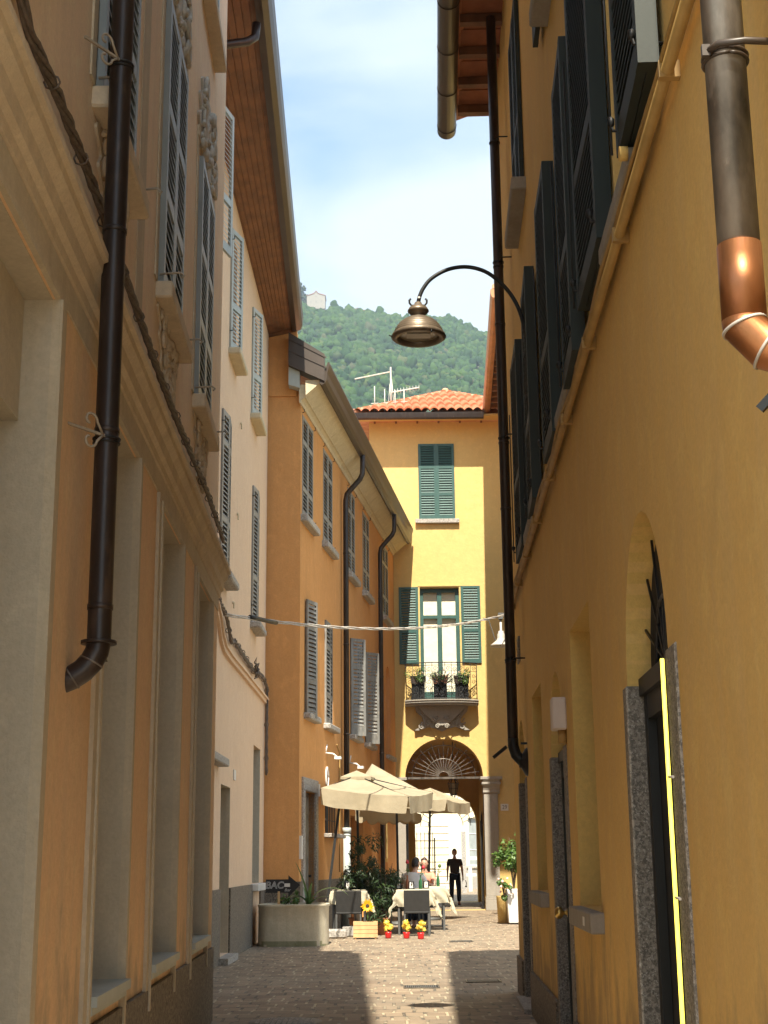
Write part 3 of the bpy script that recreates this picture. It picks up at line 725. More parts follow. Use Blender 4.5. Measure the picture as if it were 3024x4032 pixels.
v2 = [(x, y, z + .08) for x, y, z in v]; m.add(v + v2, [(0, 1, 2, 3), (7, 6, 5, 4), (0, 4, 5, 1), (1, 5, 6, 2), (2, 6, 7, 3), (3, 7, 4, 0)]); m.build('roof', 'tile', B3)
m = MB()
A0, A1 = toB(B3, -1.80, 27.75, 0), toB(B3, -1.79, 28.15, 0)
def vb(X0, z0a, z0b, X1, z1a, z1b, y0, y1):
    q = [toB(B3, X0, y0, z0a), toB(B3, X1, y0, z1a), toB(B3, X1, y0, z1b), toB(B3, X0, y0, z0b), toB(B3, X0, y1, z0a), toB(B3, X1, y1, z1a), toB(B3, X1, y1, z1b), toB(B3, X0, y1, z0b)]
    m.add(q, [(0, 1, 2, 3), (7, 6, 5, 4), (0, 4, 5, 1), (1, 5, 6, 2), (2, 6, 7, 3), (3, 7, 4, 0)])
zt = lambda X: 12.14 - (X + 1.95) * .66
vb(-1.95, 11.42, zt(-1.95), -1.20, 11.42 - .36, zt(-1.20), 27.80, 28.15)
vb(-1.95, 11.72, 11.75, -1.16, 11.34, 11.37, 27.785, 27.799); vb(-1.95, 11.98, 12.01, -1.16, 11.55, 11.58, 27.785, 27.799)
m.build('verge', 'tanmetal', B3)
m = MB(); vb(-1.95, 11.02, 11.41, -1.72, 10.95, 11.3, 27.9, 28.155); m.build('verge_board', 'palegrey', B3)
for j, Yp in enumerate((33.3, 39.4)):
    x = f3(Yp); m = MB(); r = .065
    z_lo = 2.15 if j == 0 else .05
    m.tube([(x, -.54, 11.02), (x, -.54, 10.72), (x, -.53, 10.55), (x, -.47, 10.42), (x, -.25, 10.18), (x, -.15, 10.06), (x, -.12, 9.9), (x, -.12, 9.0), (x, -.12, z_lo)], r, 14)
    for z in (8.6, 6.4, 4.3): m.tube([(x, -.12, z - .02), (x, -.12, z + .02)], r * 1.12, 14)
    m.build('downpipe', 'brownpipe', B3)
x = f3(33.3); m = MB(); m.tube([(x, -.12, .02), (x, -.12, 2.14)], .085, 14); m.tube([(x, -.12, 2.06), (x, -.12, 2.18)], .098, 14); m.tube([(x, -.12, 2.0), (x, -.12, 2.02)], .095, 14)
m.tube([(x, -.12, .75), (x, -.12, .82)], .10, 14); m.build('downpipe', 'palegrey', B3)
# little things on the wall
for Yp in (31.2, 34.5):
    x = f3(Yp); m = MB(); m.tube([(x, 0, 3.72), (x, -.16, 3.70), (x, -.24, 3.64)], .02, 8); m.box(x - .07, x + .07, -.34, -.2, 3.58, 3.64); m.tube([(x, 0, 3.72), (x, -.03, 3.9)], .015, 6)
    m.build('spotlight', 'white', B3)
x = f3(31.2); m = MB(); m.tube(arcpts((x, -.03, 3.2), .13, 0, 2 * PI, 20, (1, 0, 0), (0, 0, 1.6)), .022, 8); m.build('wall_ring', 'white', B3)
box_part('meter_box', 'white', B3, f3(28.22), f3(28.36), -.05, -.001, 1.48, 1.92)
box_part('meter_box', 'white', B3, f3(30.08), f3(30.2), -.06, -.001, 2.75, 3.0)
m = MB(); x = f3(32.85); m.tube([(x - .35, -.03, 4.0), (x - .3, -.03, 3.95), (x, -.03, 3.85), (x, -.03, 3.7), (x, -.03, 2.6), (x, -.03, 1.2)], .016, 6); m.build('conduit', 'conduit', B3)
# scalloped cafe awning fixed to the wall
m = MB(); y0 = -.02
xa, xb = f3(35.2), f3(37.2); yo = -1.42
m.add([(xa, y0, 2.95), (xb, y0, 2.95), (xb, yo, 2.58), (xa, yo, 2.58)], [(0, 1, 2, 3)])
n = 48
for (P0, P1, cnt) in (((xa, yo), (xb, yo), 7), ((xa, y0), (xa, yo), 5), ((xb, y0), (xb, yo), 5)):
    top = []; bot = []
    for i in range(n + 1):
        t = i / n; X = P0[0] + (P1[0] - P0[0]) * t; Yq = P0[1] + (P1[1] - P0[1]) * t
        zt_ = 2.58 if P0[0] != P1[0] else 2.95 - .37 * t
        top.append((X, Yq, zt_)); bot.append((X, Yq, 2.40 - .07 * abs(math.sin(t * cnt * PI))))
    o = len(m.v); m.add(top + bot, [(i, i + 1, n + 2 + i, n + 1 + i) for i in range(n)])
m.build('awning', 'canvas', B3)
# ================================================================== OCHRE BUILDING (near right)
KR = .034
RB = thing('plastered_building', 'ochre plastered building at the near right with dark green shutters and granite-framed arched doors', 'building', (.9, 0, 0), ang(KR, True))
def fr(Y): return -Y * math.sqrt(1 + KR * KR)
ER = 16.6
doors = [(5.42, 6.62, 2.20, 2.88), (10.02, 11.15, 2.19, 2.78), (14.42, 15.5, 2.22, 2.84)]
wlow = [(8.1, 9.30, 1.14, 2.88), (12.0, 13.15, 1.16, 2.88)]
wup = [(5.45, 6.2), (8.12, 8.92), (11.55, 12.4)]
w2 = [(5.2, 6.2), (8.0, 8.95), (11.7, 12.75)]
hol = [archp(fr(a), fr(b), .015, zs, zt) for a, b, zs, zt in doors] + [rect(fr(a), fr(b), c, d) for a, b, c, d in wlow]
hol += [rect(fr(a), fr(b), 4.27, 6.15) for a, b in wup] + [rect(fr(a), fr(b), 7.35, 9.3) for a, b in w2]
slab('wall', rect(fr(1.6), fr(ER), 0, 10.75), hol, .45, 'ochre', RB)
m = MB(); m.box(fr(ER - .45), fr(ER), .451, 6, 0, 10.75); m.box(fr(1.6), fr(ER - .46), 1.5, 1.7, 0, 10.7); m.build('wall', 'ochre', RB)
# plinth
m = MB()
for a, b in ((1.6, 5.22), (6.78, 9.84), (11.25, 14.25), (15.62, ER + .02)): m.box(fr(a), fr(b), -.03, -.0005, 0, .39)
m.build('plinth', 'pebble', RB)
for i, (a, b, zs, zt) in enumerate(doors):
    # granite jambs lining the reveal, ochre lining above
    g = MB(); xa_, xb_ = fr(a), fr(b)          # xa_ = camera side (larger), xb_ = far side (smaller)
    g.prism([(x, z) for x, z in archp(xb_, xa_, .02, zs, zt)], .115, .15); w = g.build('door', 'dark', RB)
    for q0, q1 in ((xb_ - .10, xb_ + .012), (xa_ - .012, xa_ + .20)): g = MB(); g.box(q0, q1, -.010, .125, 0.0, zs); g.build('jamb', 'granite', w, bev=.006)
    g = MB(); n = 18; c = (xa_ + xb_) / 2; r = (xa_ - xb_) / 2
    v = []
    for k in range(n + 1):
        t = PI * k / n; v += [(c + (r - .001) * math.cos(t), .0, zs + (zt - zs) * math.sin(t)), (c + (r - .001) * math.cos(t), .114, zs + (zt - zs) * math.sin(t))]
    g.add(v, [(2 * k, 2 * k + 1, 2 * k + 3, 2 * k + 2) for k in range(n)]); g.build('arch_lining', 'ochre2', w)
    g = MB(); g.box(xb_ + .02, xa_ - .02, .05, .114, zs - .05, zs + .03)
    for k in range(1, 8):
        t = PI * k / 8; g.bar((c, .09, zs + .03), (c + (r - .02) * math.cos(t), .09, zs + (zt - zs - .02) * math.sin(t)), .011, .011)
    g.tube([(c + (r * .42) * math.cos(PI * k / 12), .09, zs + .03 + (zt - zs) * .42 * math.sin(PI * k / 12)) for k in range(13)], .012, 6)
    g.build('fanlight', 'blackiron', w)
    g = MB()
    for x0, x1 in ((xb_ + .02, xb_ + .10), (xa_ - .10, xa_ - .02), (c - .04, c + .04)): g.box(x0, x1, .07, .112, .02, zs - .05)
    g.box(xb_ + .1, xa_ - .1, .072, .110, zs - .16, zs - .05); g.box(xb_ + .1, xa_ - .1, .072, .110, .02, .22)
    g.build('door_frame', 'dkgreen' if i else 'blackiron', w)
    g = MB(); g.box(xb_ - .13, xa_ + .2, -.10, .36, .001, .045 if i == 2 else .02); g.build('step', 'palegranite', w)
    if i == 0:
        g = MB(); g.tube([(fr(5.462), -.018, 2.17), (fr(5.462), -.018, .05)], .008, 8); g.build('light_tube', 'led', w)  # thin glowing yellow strip, upright at the near door edge
        g = MB()
        for z in (1.72, 1.28, .83): g.tube([(fr(5.455), -.018, z), (fr(5.38), -.014, z - .004)], .006, 6); 
        g.build('tube_clip', 'solder', w)
    if i == 1:
        g = MB(); g.xf = Matrix.Translation((xa_ + .0, -.035, 1.07)) @ Matrix.Rotation(PI / 2, 4, 'X'); g.lathe([(0, .075), (.025, .072), (.04, .055), (.042, .035), (.03, .02), (.014, .015), (.014, -.01), (.03, -.012)], n=16); g.build('door_knob', 'brass', w)
# low windows with deep ochre reveals and thick stone sills
for (a, b, c, d) in wlow:
    g = MB(); xa_, xb_ = fr(a), fr(b); g.box(xb_, xb_ + .003, .0, .40, c, d); g.box(xa_ - .003, xa_, 0, .40, c, d); g.box(xb_ + .003, xa_ - .003, 0, .40, d - .003, d)
    w = g.build('window', 'ochre2', RB)
    g = MB(); g.box(xb_ + .004, xa_ - .004, .36, .40, c, d - .004); g.build('pane', 'dark', w)
    g = MB()
    for x0, x1 in ((xb_ + .004, xb_ + .06), (xa_ - .06, xa_ - .004), ((xa_ + xb_) / 2 - .03, (xa_ + xb_) / 2 + .03)): g.box(x0, x1, .31, .36, c, d - .004)
    g.build('frame', 'dkgreen', w)
    g = MB(); g.box(xb_ - .02, xa_ + .10, -.075, .36, c - .115, c - .003); g.build('sill', 'stone', w, bev=.008)
g = MB(); g.box(fr(8.33), fr(8.43), -.0765, -.0752, 1.055, 1.105); g.build('sticker', 'white', RB)
# first floor windows: leaves folded open, standing off the wall
for i, (a, b) in enumerate(wup):
    xa_, xb_ = fr(a), fr(b)
    w = pane(RB, xb_, xa_, 4.27, 6.15, .2, 'glass', 'dkgreen')
    g = MB(); g.box(xb_ - .12, xa_ + .15, -.075, .19, 4.17, 4.262); g.build('sill', 'stone', w, bev=.012)
    Hs = 1.95
    near_ = [(4.70, 5.44), (7.42, 8.10), (10.78, 11.52)][i]
    far_ = [(6.22, 7.15), (8.95, 9.75), (12.45, 13.35)][i]
    zb = (4.28, 4.16, 4.18)[i]
    for k, (p, q) in enumerate((near_, far_)):
        W_ = abs(fr(q) - fr(p)); tilt = math.radians((2, -5)[k])
        for fold in (0, 1):     # each leaf is a folded pair
            leaf(W_, Hs, 'dkgreen', w, (fr(q), -.092 + fold * .040, zb), math.radians(-1 if k == 0 else 0), (.36,), .05, t=.04, fr=.075)
    for (p, q) in (near_, far_):
        for xx in (fr(q) + .05, fr(p) - .04):
            g = MB(); g.tube([(xx, -.0, zb + .1), (xx, -.11, zb + .10), (xx, -.12, zb + .16)], .008, 5)
            g.blob((xx, -.115, zb + .14), .018, 1, .2, (1, 1, 1.6)); g.build('shutter_catch', 'blackiron', w)
        g = MB(); g.tube([(fr(q) - .010, -.11, zb + .02), (fr(q) - .010, -.11, zb + 1.5)], .006, 5); g.build('espagnolette', 'blackiron', w)
for i, (a, b) in enumerate(w2):
    xa_, xb_ = fr(a), fr(b)
    w = pane(RB, xb_, xa_, 7.35, 9.3, .2, 'glass', 'dkgreen')
    g = MB(); g.box(xb_ - .12, xa_ + .12, -.13, .19, 7.22, 7.345); g.build('sill', 'stone', w, bev=.012)
    hw = (xa_ - xb_) / 2
    for q in (0, 1): leaf(hw - .004, 1.93, 'dkgreen', w, (xb_ + .002 + q * hw, -.045, 7.36), 0, (.36,), .05, t=.04, fr=.075)
    if i == 1: leaf(.55, 1.93, 'dkgreen', w, (xb_ - .60, -.07, 7.36), 0, (.36,), .05, t=.04, fr=.075)
# service pipe and cables along the first floor line
m = MB(); m.tube([(fr(1.7), -.045, 4.10), (fr(ER - .3), -.045, 4.10)], .024, 10)
for Y in np.arange(1.75, 16.3, 1.35): m.box(fr(Y), fr(Y + .03), -.075, -.001, 4.07, 4.135)
m.build('service_pipe', 'conduit', RB)
m = MB()
for j, (dz, r, mat) in enumerate(((.045, .011, 0), (.065, .009, 0), (.03, .012, 0), (.08, .007, 0))):
    pts = [(fr(Y), -.05 - .012 * math.sin(Y * 2.3 + j * 2), 4.105 + dz + .010 * math.sin(Y * 3.1 + j)) for Y in np.arange(1.75, 16.3, .22)]
    m.tube(pts, r, 6)
m.build('cable_run', 'conduit', RB)
m = MB(); m.tube([(fr(5.25), -.076, 4.20), (fr(5.25), -.11, 4.20)], .03, 18); m.build('junction_box', 'ochre2', RB)
box_part('junction_box', 'white', RB, fr(9.35), fr(9.6), -.06, -.001, 4.36, 4.55)
box_part('meter_box', 'whiteplastic', RB, fr(9.72), fr(9.88), -.10, -.001, 2.28, 2.50, bev=.01)
m = MB(); m.tube([(fr(9.8), -.03, 2.28), (fr(9.8), -.03, 2.19)], .03, 10); m.build('meter_pipe', 'conduit', RB)
m = MB()
for k in range(9): m.box(fr(14.6), fr(14.9), -.02, -.001, 3.42 + k * .03, 3.435 + k * .03)
m.build('vent_grille', 'stone', RB)
# small far downpipe
x = fr(14.05); m = MB()
m.tube([(x, -.135, 10.54), (x, -.135, 2.58)], .052, 14)
for z in (9.0, 7.55, 6.9, 5.6, 4.9, 3.33): m.tube([(x, -.135, z - .012), (x, -.135, z + .012)], .057, 14)
dp = m.build('downpipe', 'brownpipe', RB)
m = MB(); m.tube([(x, -.135, 2.58), (x, -.133, 2.50), (x, -.11, 2.42), (x, -.06, 2.365), (x, .0, 2.35)], .054, 14); m.bar((x, -.20, 2.50), (x - .05, -.33, 2.40), .02, .03); m.bar((x, -.06, 2.53), (x, .0, 2.53), .02)
m.build('elbow', 'blackiron', dp)
m = MB(); m.xf = Matrix.Translation((x, -.002, 2.35)) @ Matrix.Rotation(PI / 2, 4, 'X'); m.lathe([(.14, 0), (.13, .02), (.06, .06), (.055, .08)], n=18); m.build('wall_collar', 'blackiron', dp)
m = MB()
for z in (9.0, 7.6, 5.65, 3.35): m.tube([(x + .05, -.12, z), (x + .14, -.10, z), (x + .14, -.0, z)], .008, 5); m.tube([(x, -.135, z - .008), (x, -.135, z + .008)], .060, 14)
m.build('pipe_clamp', 'blackiron', dp)
# big near downpipe with copper foot
x = fr(3.13); yo = -.155
m = MB(); m.tube([(x, yo, 10.4), (x, yo, 6), (x, yo, 4), (x, yo, 2.82)], .050, 28)
dp = m.build('downpipe', 'zinc', RB)
m = MB(); m.tube([(x, yo, 2.835), (x, yo, 2.64)], .0525, 28); m.build('pipe_sleeve', 'copper', dp)
segs = [((x, yo, 2.70), (x + .012, yo + .035, 2.645)), ((x + .012, yo + .035, 2.645), (x + .035, yo + .10, 2.605)), ((x + .035, yo + .10, 2.605), (x + .05, yo + .2, 2.585))]
pp = [(x, yo, 2.645), (x, yo, 2.63), (x + .015, yo + .045, 2.57), (x + .03, yo + .12, 2.54), (x + .04, yo + .22, 2.53)]
m = MB(); sm = m.tube(pp, .053, 28)
m.build('elbow', 'copper', dp)
for a_, b_ in ((0, 1), (1, 2), (2, 3)):
    m = MB()
    p = Vector(pp[b_]); d = ((Vector(pp[min(b_ + 1, 4)]) - p).normalized() + (p - Vector(pp[b_ - 1])).normalized()).normalized() if b_ < 4 else (p - Vector(pp[3])).normalized()
    m.tube([p - d * .0035, p + d * .0035], .0555, 28); m.build('solder_seam', 'solder', dp)
m = MB()
for zz in (3.335, 3.32): m.tube(arcpts((x, yo, zz), .054, 0, 2 * PI, 24, (1, 0, 0), (0, 1, 0)), .0045, 6)
m.tube([(x + .04, yo - .05, 3.33), (x + .075, yo - .03, 3.33), (x + .085, yo + .03, 3.33), (x + .07, 0, 3.33)], .009, 8)
m.box(x + .035, x + .05, yo - .065, yo - .045, 3.315, 3.345)
m.build('pipe_clamp', 'tanmetal', dp)
m = MB(); m.bar((x + .10, -.001, 2.56), (x + .02, -.14, 2.42), .012, .02); m.build('wall_spike', 'blackiron', RB)
# eave
m = MB(); xs, xe = fr(1.6), fr(16.5)
for k, Y in enumerate(np.arange(1.6, 16.4, .33)):
    m.box(fr(Y), fr(min(Y + .325, 16.45)), -.55, .0, 10.66 + (.0 if k % 2 else .012), 10.70)
m.build('soffit', 'terracotta', RB)
for Y in np.arange(1.6, 16.4, .66): box_part('rafter', 'wood', RB, fr(Y), fr(Y + .09), -.47, .1, 10.55, 10.655)
m = MB(); v = [(fr(1.6), -.62, 10.60), (fr(16.5), -.62, 10.60), (fr(16.5), 3.2, 12.0), (fr(1.6), 3.2, 12.0)]
v2 = [(a, b, c + .1) for a, b, c in v]; m.add(v + v2, [(0, 1, 2, 3), (7, 6, 5, 4), (0, 4, 5, 1), (1, 5, 6, 2), (2, 6, 7, 3), (3, 7, 4, 0)]); m.build('roof', 'tile', RB)
m = MB(); m.tube([(fr(1.6), -.61, 10.48), (fr(16.45), -.61, 10.48)], .12, 20)
for Y in np.arange(1, 16.4, .9): m.tube([(fr(Y) - .006, -.61, 10.48), (fr(Y) + .006, -.61, 10.48)], .125, 20)
m.build('gutter', 'tanmetal', RB)

# ================================================================== FAR RIGHT BUILDING (only its eave shows)
KF = .0445
RF = thing('plastered_building', 'yellow building mostly hidden behind the ochre one, its copper gutter and dark eave showing above', 'building', (4.02 - KF * 43.37, 0, 0), ang(KF, True))
def ff(Y): return -Y * math.sqrt(1 + KF * KF)
m = MB(); m.box(ff(33.6), ff(43.3), 0, .4, 0, 15.4); m.box(ff(33.6), ff(34.0), .401, 5, 0, 15.4); m.build('wall', 'yellow', RF)
m = MB(); m.box(ff(33.4), ff(43.1), -.62, .0, 15.30, 15.36); m.build('soffit', 'blackiron', RF)
for Y in np.arange(33.5, 43.0, .55): box_part('rafter', 'wood', RF, ff(Y), ff(Y + .10), -.60, 0, 15.16, 15.299)
m = MB(); m.prismx([(-.62, 15.16), (-.72, 15.12), (-.80, 15.15), (-.84, 15.24), (-.845, 15.36), (-.62, 15.38)], ff(33.3), ff(43.0)); m.build('gutter', 'coppergut', RF)
m = MB(); v = [(ff(33.35), -.80, 15.385), (ff(43.2), -.80, 15.385), (ff(43.2), 3, 17.2), (ff(33.35), 3, 17.2)]
v2 = [(a, b, c + .12) for a, b, c in v]; m.add(v + v2, [(0, 1, 2, 3), (7, 6, 5, 4), (0, 4, 5, 1), (1, 5, 6, 2), (2, 6, 7, 3), (3, 7, 4, 0)]); m.build('roof', 'tile', RF)

# ================================================================== YELLOW BUILDING closing the street
FY = 43.4
FB = thing('arched_gatehouse', 'sunlit yellow building closing the street, with an arched passage, iron balcony and tiled hip roof', 'building', (0, FY, 0), 0)
AX0, AX1, AZS, AZT = .56, 2.90, 3.86, 5.02
hol = [archp(AX0, AX1, .004, AZS, AZT, 28), rect(1.10, 2.24, 11.84, 14.30), rect(1.08, 2.30, 6.14, 9.66)]
slab('wall', rect(-.45, 6.5, 0, 15.06), hol, .6, 'yellow', FB)
m = MB(); m.box(-.45, -.1, .601, 8, 0, 15.1); m.box(6.1, 6.5, .601, 8, 0, 15.1); m.build('wall', 'yellow', FB)
# passage: side walls, vault and rear wall with its own arch
m = MB(); m.box(.05, .38, .601, 8.6, 0, 5.3); m.box(3.30, 3.7, .601, 8.6, 0, 5.3); m.box(.38, 3.30, .601, 8.6, 5.16, 5.5); m.box(.05, 3.7, 8.0, 8.59, 5.5, 15.0)
m.build('passage_wall', 'ochre2', FB)
s2 = slab('passage_wall', rect(.05, 3.7, 0, 5.5), [archp(1.00, 3.20, .004, 2.70, 3.80, 24)], .4, 'ochre2', FB, 8.6)
# arch archivolt, keystone
n = 28; c = (AX0 + AX1) / 2; r = (AX1 - AX0) / 2
m = MB()
for k in range(n):
    if k == n // 2: m.build('archivolt', 'yellow', FB); m = MB()
    t0, t1 = PI * k / n, PI * (k + 1) / n
    if .42 < (k + .5) / n < .58: continue
    q = []
    for rr, yy in ((0.0, -.022), (.26, -.022), (.26, -.0005), (0.0, -.0005)):
        for t in (t0, t1): q.append((c + (r + rr) * math.cos(t), yy, AZS + (AZT - AZS + rr) * math.sin(t)))
    m.add(q, [(0, 1, 3, 2), (2, 3, 5, 4), (6, 7, 1, 0), (0, 2, 4, 6), (1, 7, 5, 3)])
m.build('archivolt', 'yellow', FB)
m = MB(); m.prism([(c - .20, AZT - .02), (c + .20, AZT - .02), (c + .42, AZT + .34), (c - .42, AZT + .34)], -.05, .0); m.build('keystone', 'yellow', FB)
# granite piers
for x0, x1, cap0, cap1 in ((AX1, AX1 + .42, AX1 - .10, AX1 + .56), (AX0 - .42, AX0, AX0 - .5, AX0 + .04)):
    m = MB(); m.box(x0, x1, -.10, .3, .40, 3.36); m.box(x0 - .02, x1 + .05, -.16, .32, 0, .30); m.box(x0 - .015, x1 + .035, -.14, .31, .30, .36); m.box(x0 - .005, x1 + .02, -.12, .305, .36, .40)
    prof = [(-.10, 3.36), (-.14, 3.40), (-.13, 3.46), (-.17, 3.56), (-.22, 3.62), (-.22, 3.70), (-.26, 3.76), (-.26, 3.86), (.3, 3.86), (.3, 3.36)]
    m.prismx(prof, cap0 + .08, cap1 - .08)
    m.box(cap0, cap1, -.275, .31, 3.775, 3.862); m.box(cap0 + .04, cap1 - .04, -.235, .305, 3.63, 3.70)
    m.build('pier', 'stone', FB, bev=.008)
# fanlight grille
m = MB(); m.box(AX0, AX1, .27, .33, AZS - .03, AZS + .03)
for k in range(1, 18):
    t = PI * k / 18; r0_ = .16; 
    m.bar((c + r0_ * math.cos(t), .30, AZS + .03 + r0_ * math.sin(t)), (c + (r * (.94 if k % 2 else .80)) * math.cos(t), .30, AZS + (AZT - AZS) * (.94 if k % 2 else .80) * math.sin(t)), .022, .022)
for rr in (.16, .47, .82):
    pr = [(c + (rr if rr < .2 else r * rr) * math.cos(PI * k / 24), .30, AZS + .03 + (rr if rr < .2 else (AZT - AZS) * rr) * math.sin(PI * k / 24)) for k in range(25)]
    m.tube(pr, .014, 6)
m.build('fanlight', 'zinc', FB)
# rear arch grille
m = MB(); c2 = 2.1
for k in range(1, 14):
    t = PI * k / 14; m.bar((c2 + .62 * math.cos(t), 8.7, 2.62 + .62 * math.sin(t) * .95), (c2 + 1.08 * math.cos(t), 8.7, 2.70 + 1.08 * math.sin(t)), .02, .02)
for rr in (.62, .9): m.tube([(c2 + rr * math.cos(PI * k / 20), 8.7, 2.64 + rr * math.sin(PI * k / 20)) for k in range(21)], .014, 6)
m.build('fanlight', 'zinc', FB)
# upper window, shutters closed
w = pane(FB, 1.10, 2.24, 11.84, 14.30, .2, 'dark', 'green')
for q in (0, 1): leaf(.565, 2.46, 'green', w, (1.105 + q * .567, -.03, 11.85), 0, (.325, .685), .082, fr=.075)
m = MB(); m.box(.98, 2.36, -.14, .19, 11.70, 11.835); m.build('sill', 'palegranite', w, bev=.012)
# balcony door with curtains
m = MB(); m.box(1.09, 2.29, .27, .30, 6.16, 9.66); w = m.build('balcony_door', 'curtain', FB)
m = MB()
for x0, x1 in ((1.08, 1.19), (1.62, 1.76), (2.19, 2.30)): m.box(x0, x1, .15, .22, 6.14, 9.66)
for z0, z1 in ((6.14, 6.45), (8.72, 8.82), (9.54, 9.66)): m.box(1.19, 1.62, .153, .217, z0, z1); m.box(1.76, 2.19, .153, .217, z0, z1)
m.build('frame', 'green', w)
leaf(.60, 2.40, 'green', w, (.43, -.05, 7.28), 0, (.42,), .078, fr=.08); leaf(.60, 2.40, 'green', w, (2.35, -.05, 7.30), 0, (.42,), .078, fr=.08)
m = MB(); m.box(1.02, 1.08, -.015, -.0005, 6.2, 9.7); m.box(2.30, 2.36, -.015, -.0005, 6.2, 9.7); m.box(1.02, 2.36, -.03, -.0005, 9.70, 9.74); m.build('surround', 'yellow', w)
# balcony: bowed slab, carved corbel, wrought iron railing
def bow(x, k=0.0): t = (x - 1.69) / 1.11; return -(.72 + k) + .30 * abs(t) ** 2.6
xs_ = [.58 + 2.22 * i / 24 for i in range(25)]
m = MB()
for z0, z1, k in ((5.98, 6.04, -.06), (6.04, 6.10, .0), (6.10, 6.135, .03)):
    v = []; 
    for z in (z0, z1): v += [(x, bow(x, k), z) for x in xs_] + [(xs_[-1], -.0005, z), (xs_[0], -.0005, z)]
    n = 27; m.add(v, [tuple(range(n)), tuple(range(2 * n - 1, n - 1, -1))] + [((i + 1) % n, i, n + i, n + (i + 1) % n) for i in range(n)])
bal = m.build('balcony', 'stone', FB)
m = MB()
prof = [(.88, 5.975), (2.50, 5.975), (2.46, 5.82), (2.30, 5.68), (2.24, 5.52), (2.36, 5.36), (2.52, 5.26), (2.40, 5.25), (2.1, 5.36), (1.86, 5.30), (1.69, 5.22), (1.52, 5.30), (1.28, 5.36), (.98, 5.25), (.86, 5.26), (1.02, 5.36), (1.14, 5.52), (1.08, 5.68), (.92, 5.82)]
m.prism(prof, -.16, -.0005)
m.prism([(.95, 5.972), (2.43, 5.972), (2.2, 5.72), (1.95, 5.50), (1.69, 5.38), (1.43, 5.50), (1.18, 5.72)], -.30, -.165)
for sg in (-1, 1):
    for (dx, zz, rr, a0) in ((.52, 5.80, .13, 0), (.38, 5.50, .13, 2), (.62, 5.36, .09, 1), (.16, 5.62, .10, 3), (.14, 5.36, .07, 0)):
        m.tube(spiral((1.69 + sg * dx, -.17 - (.14 if dx < .3 else .0), zz), rr, rr * .2, a0, a0 + 9, 20), [.028 * (1 - .5 * q / 20) for q in range(21)], 6)
rn = random.Random(4)
for k in range(36): x = rn.uniform(1.0, 2.38); m.blob((x, -.18, rn.uniform(5.34, 5.92)), rn.uniform(.02, .05), 1, .2, (1, .8, 1.3))
m.build('corbel', 'stone', bal)
m = MB()
def rail(x, z, k=-.03): return (x, bow(x, k), z)
for z, r_ in ((7.24, .016), (7.16, .009), (6.17, .012), (6.98, .007)): m.tube([(xs_[0] + .02, -.03, z)] + [rail(x, z) for x in [.62 + 2.14 * i / 30 for i in range(31)]] + [(xs_[-1] - .02, -.03, z)], r_, 6)
np_ = 11
for i in range(np_ + 1):
    x = .62 + 2.14 * i / np_; p = rail(x, 0); m.tube([(p[0], p[1], 6.135), (p[0], p[1], 7.24)], .009, 5)
for i in range(np_):
    x = .62 + 2.14 * (i + .5) / np_; x2 = x + .01; a = Vector(rail(x, 0)); d = (Vector(rail(x2, 0)) - a).normalized()
    for j, (z, r_, sg) in enumerate(((6.30, .075, 1), (6.47, .08, -1), (6.66, .075, 1), (6.84, .07, -1), (7.06, .07, 1))):
        m.tube(spiral((a.x, a.y - .01, z), r_, .015, PI * (i % 2), PI * (i % 2) + sg * 8.2, 16, d, (0, 0, 1)), .0075, 5)
# leafy centre piece
a = Vector(rail(1.69, 0)); 
for k in range(9):
    t = PI * (k + .5) / 9; e = a + Vector((.36 * math.cos(t), -.05, 6.72 + .26 * math.sin(t)))
    m.tube([a + Vector((0, -.03, 6.50)), a + Vector((.18 * math.cos(t), -.06, 6.60 + .2 * math.sin(t))), e, e + Vector((.04 * math.cos(t), -.02, -.05))], [.01, .018, .014, .004], 6)
for sg in (-1, 1): m.tube(spiral((a.x + sg * .2, a.y - .03, 6.36), .17, .03, PI / 2, PI / 2 - sg * 7, 20), .012, 6)
m.build('railing', 'blackiron', bal)
# roof: hipped, curved tiles
def tiled(name, parent, e0, e1, apex, thick=.05, pitch=.27):
    """hip face between the eave e0-e1 and the apex, covered in rows of curved tiles"""
    e0, e1, apex = Vector(e0), Vector(e1), Vector(apex); ex = (e1 - e0); L = ex.length; ex.normalize()
    t = (apex - e0).dot(ex); foot = e0 + ex * t; up = (apex - foot); S = up.length; up.normalize(); nm = ex.cross(up).normalized()
    if nm.z < 0: nm = -nm
    mm = MB(); nx = int(L / pitch * 8); row = .36; nr = int(S / row) + 1
    sub = [(j * row, j * row + .001 if j else 0) for j in range(nr)]
    svals = []
    for j in range(nr): svals += [(j * row + .002, .065), (min(S, (j + 1) * row), .0)]
    vs = []
    for sidx, (sv, lift) in enumerate(svals):
        fr_ = 1 - sv / S; x0 = t * (1 - fr_); x1 = L - (L - t) * (1 - fr_)
        for i in range(nx + 1):
            x = L * i / nx; xc = min(max(x, x0), x1)
            ph = (xc / pitch) % 1.0; hgt = .095 * math.sin(ph * PI) ** .7 if ph < .999 else 0
            jt = .012 * math.sin(int(xc / pitch) * 12.9 + (sidx // 2) * 7.7)
            p = e0 + ex * xc + up * (sv + jt * (0 if sidx == 0 else 1)) + nm * (hgt + lift + thick); vs.append(p)
    W_ = nx + 1; fs = []
    for a in range(len(svals) - 1):
        for i in range(nx): fs.append((a * W_ + i, a * W_ + i + 1, (a + 1) * W_ + i + 1, (a + 1) * W_ + i))
    mm.add(vs, fs)
    return mm
EZ = 15.05
ap = (2.26, 5.5, 17.80)
mm = tiled('roof', FB, (-.95, -.80, EZ), (5.4, -.80, EZ), ap)
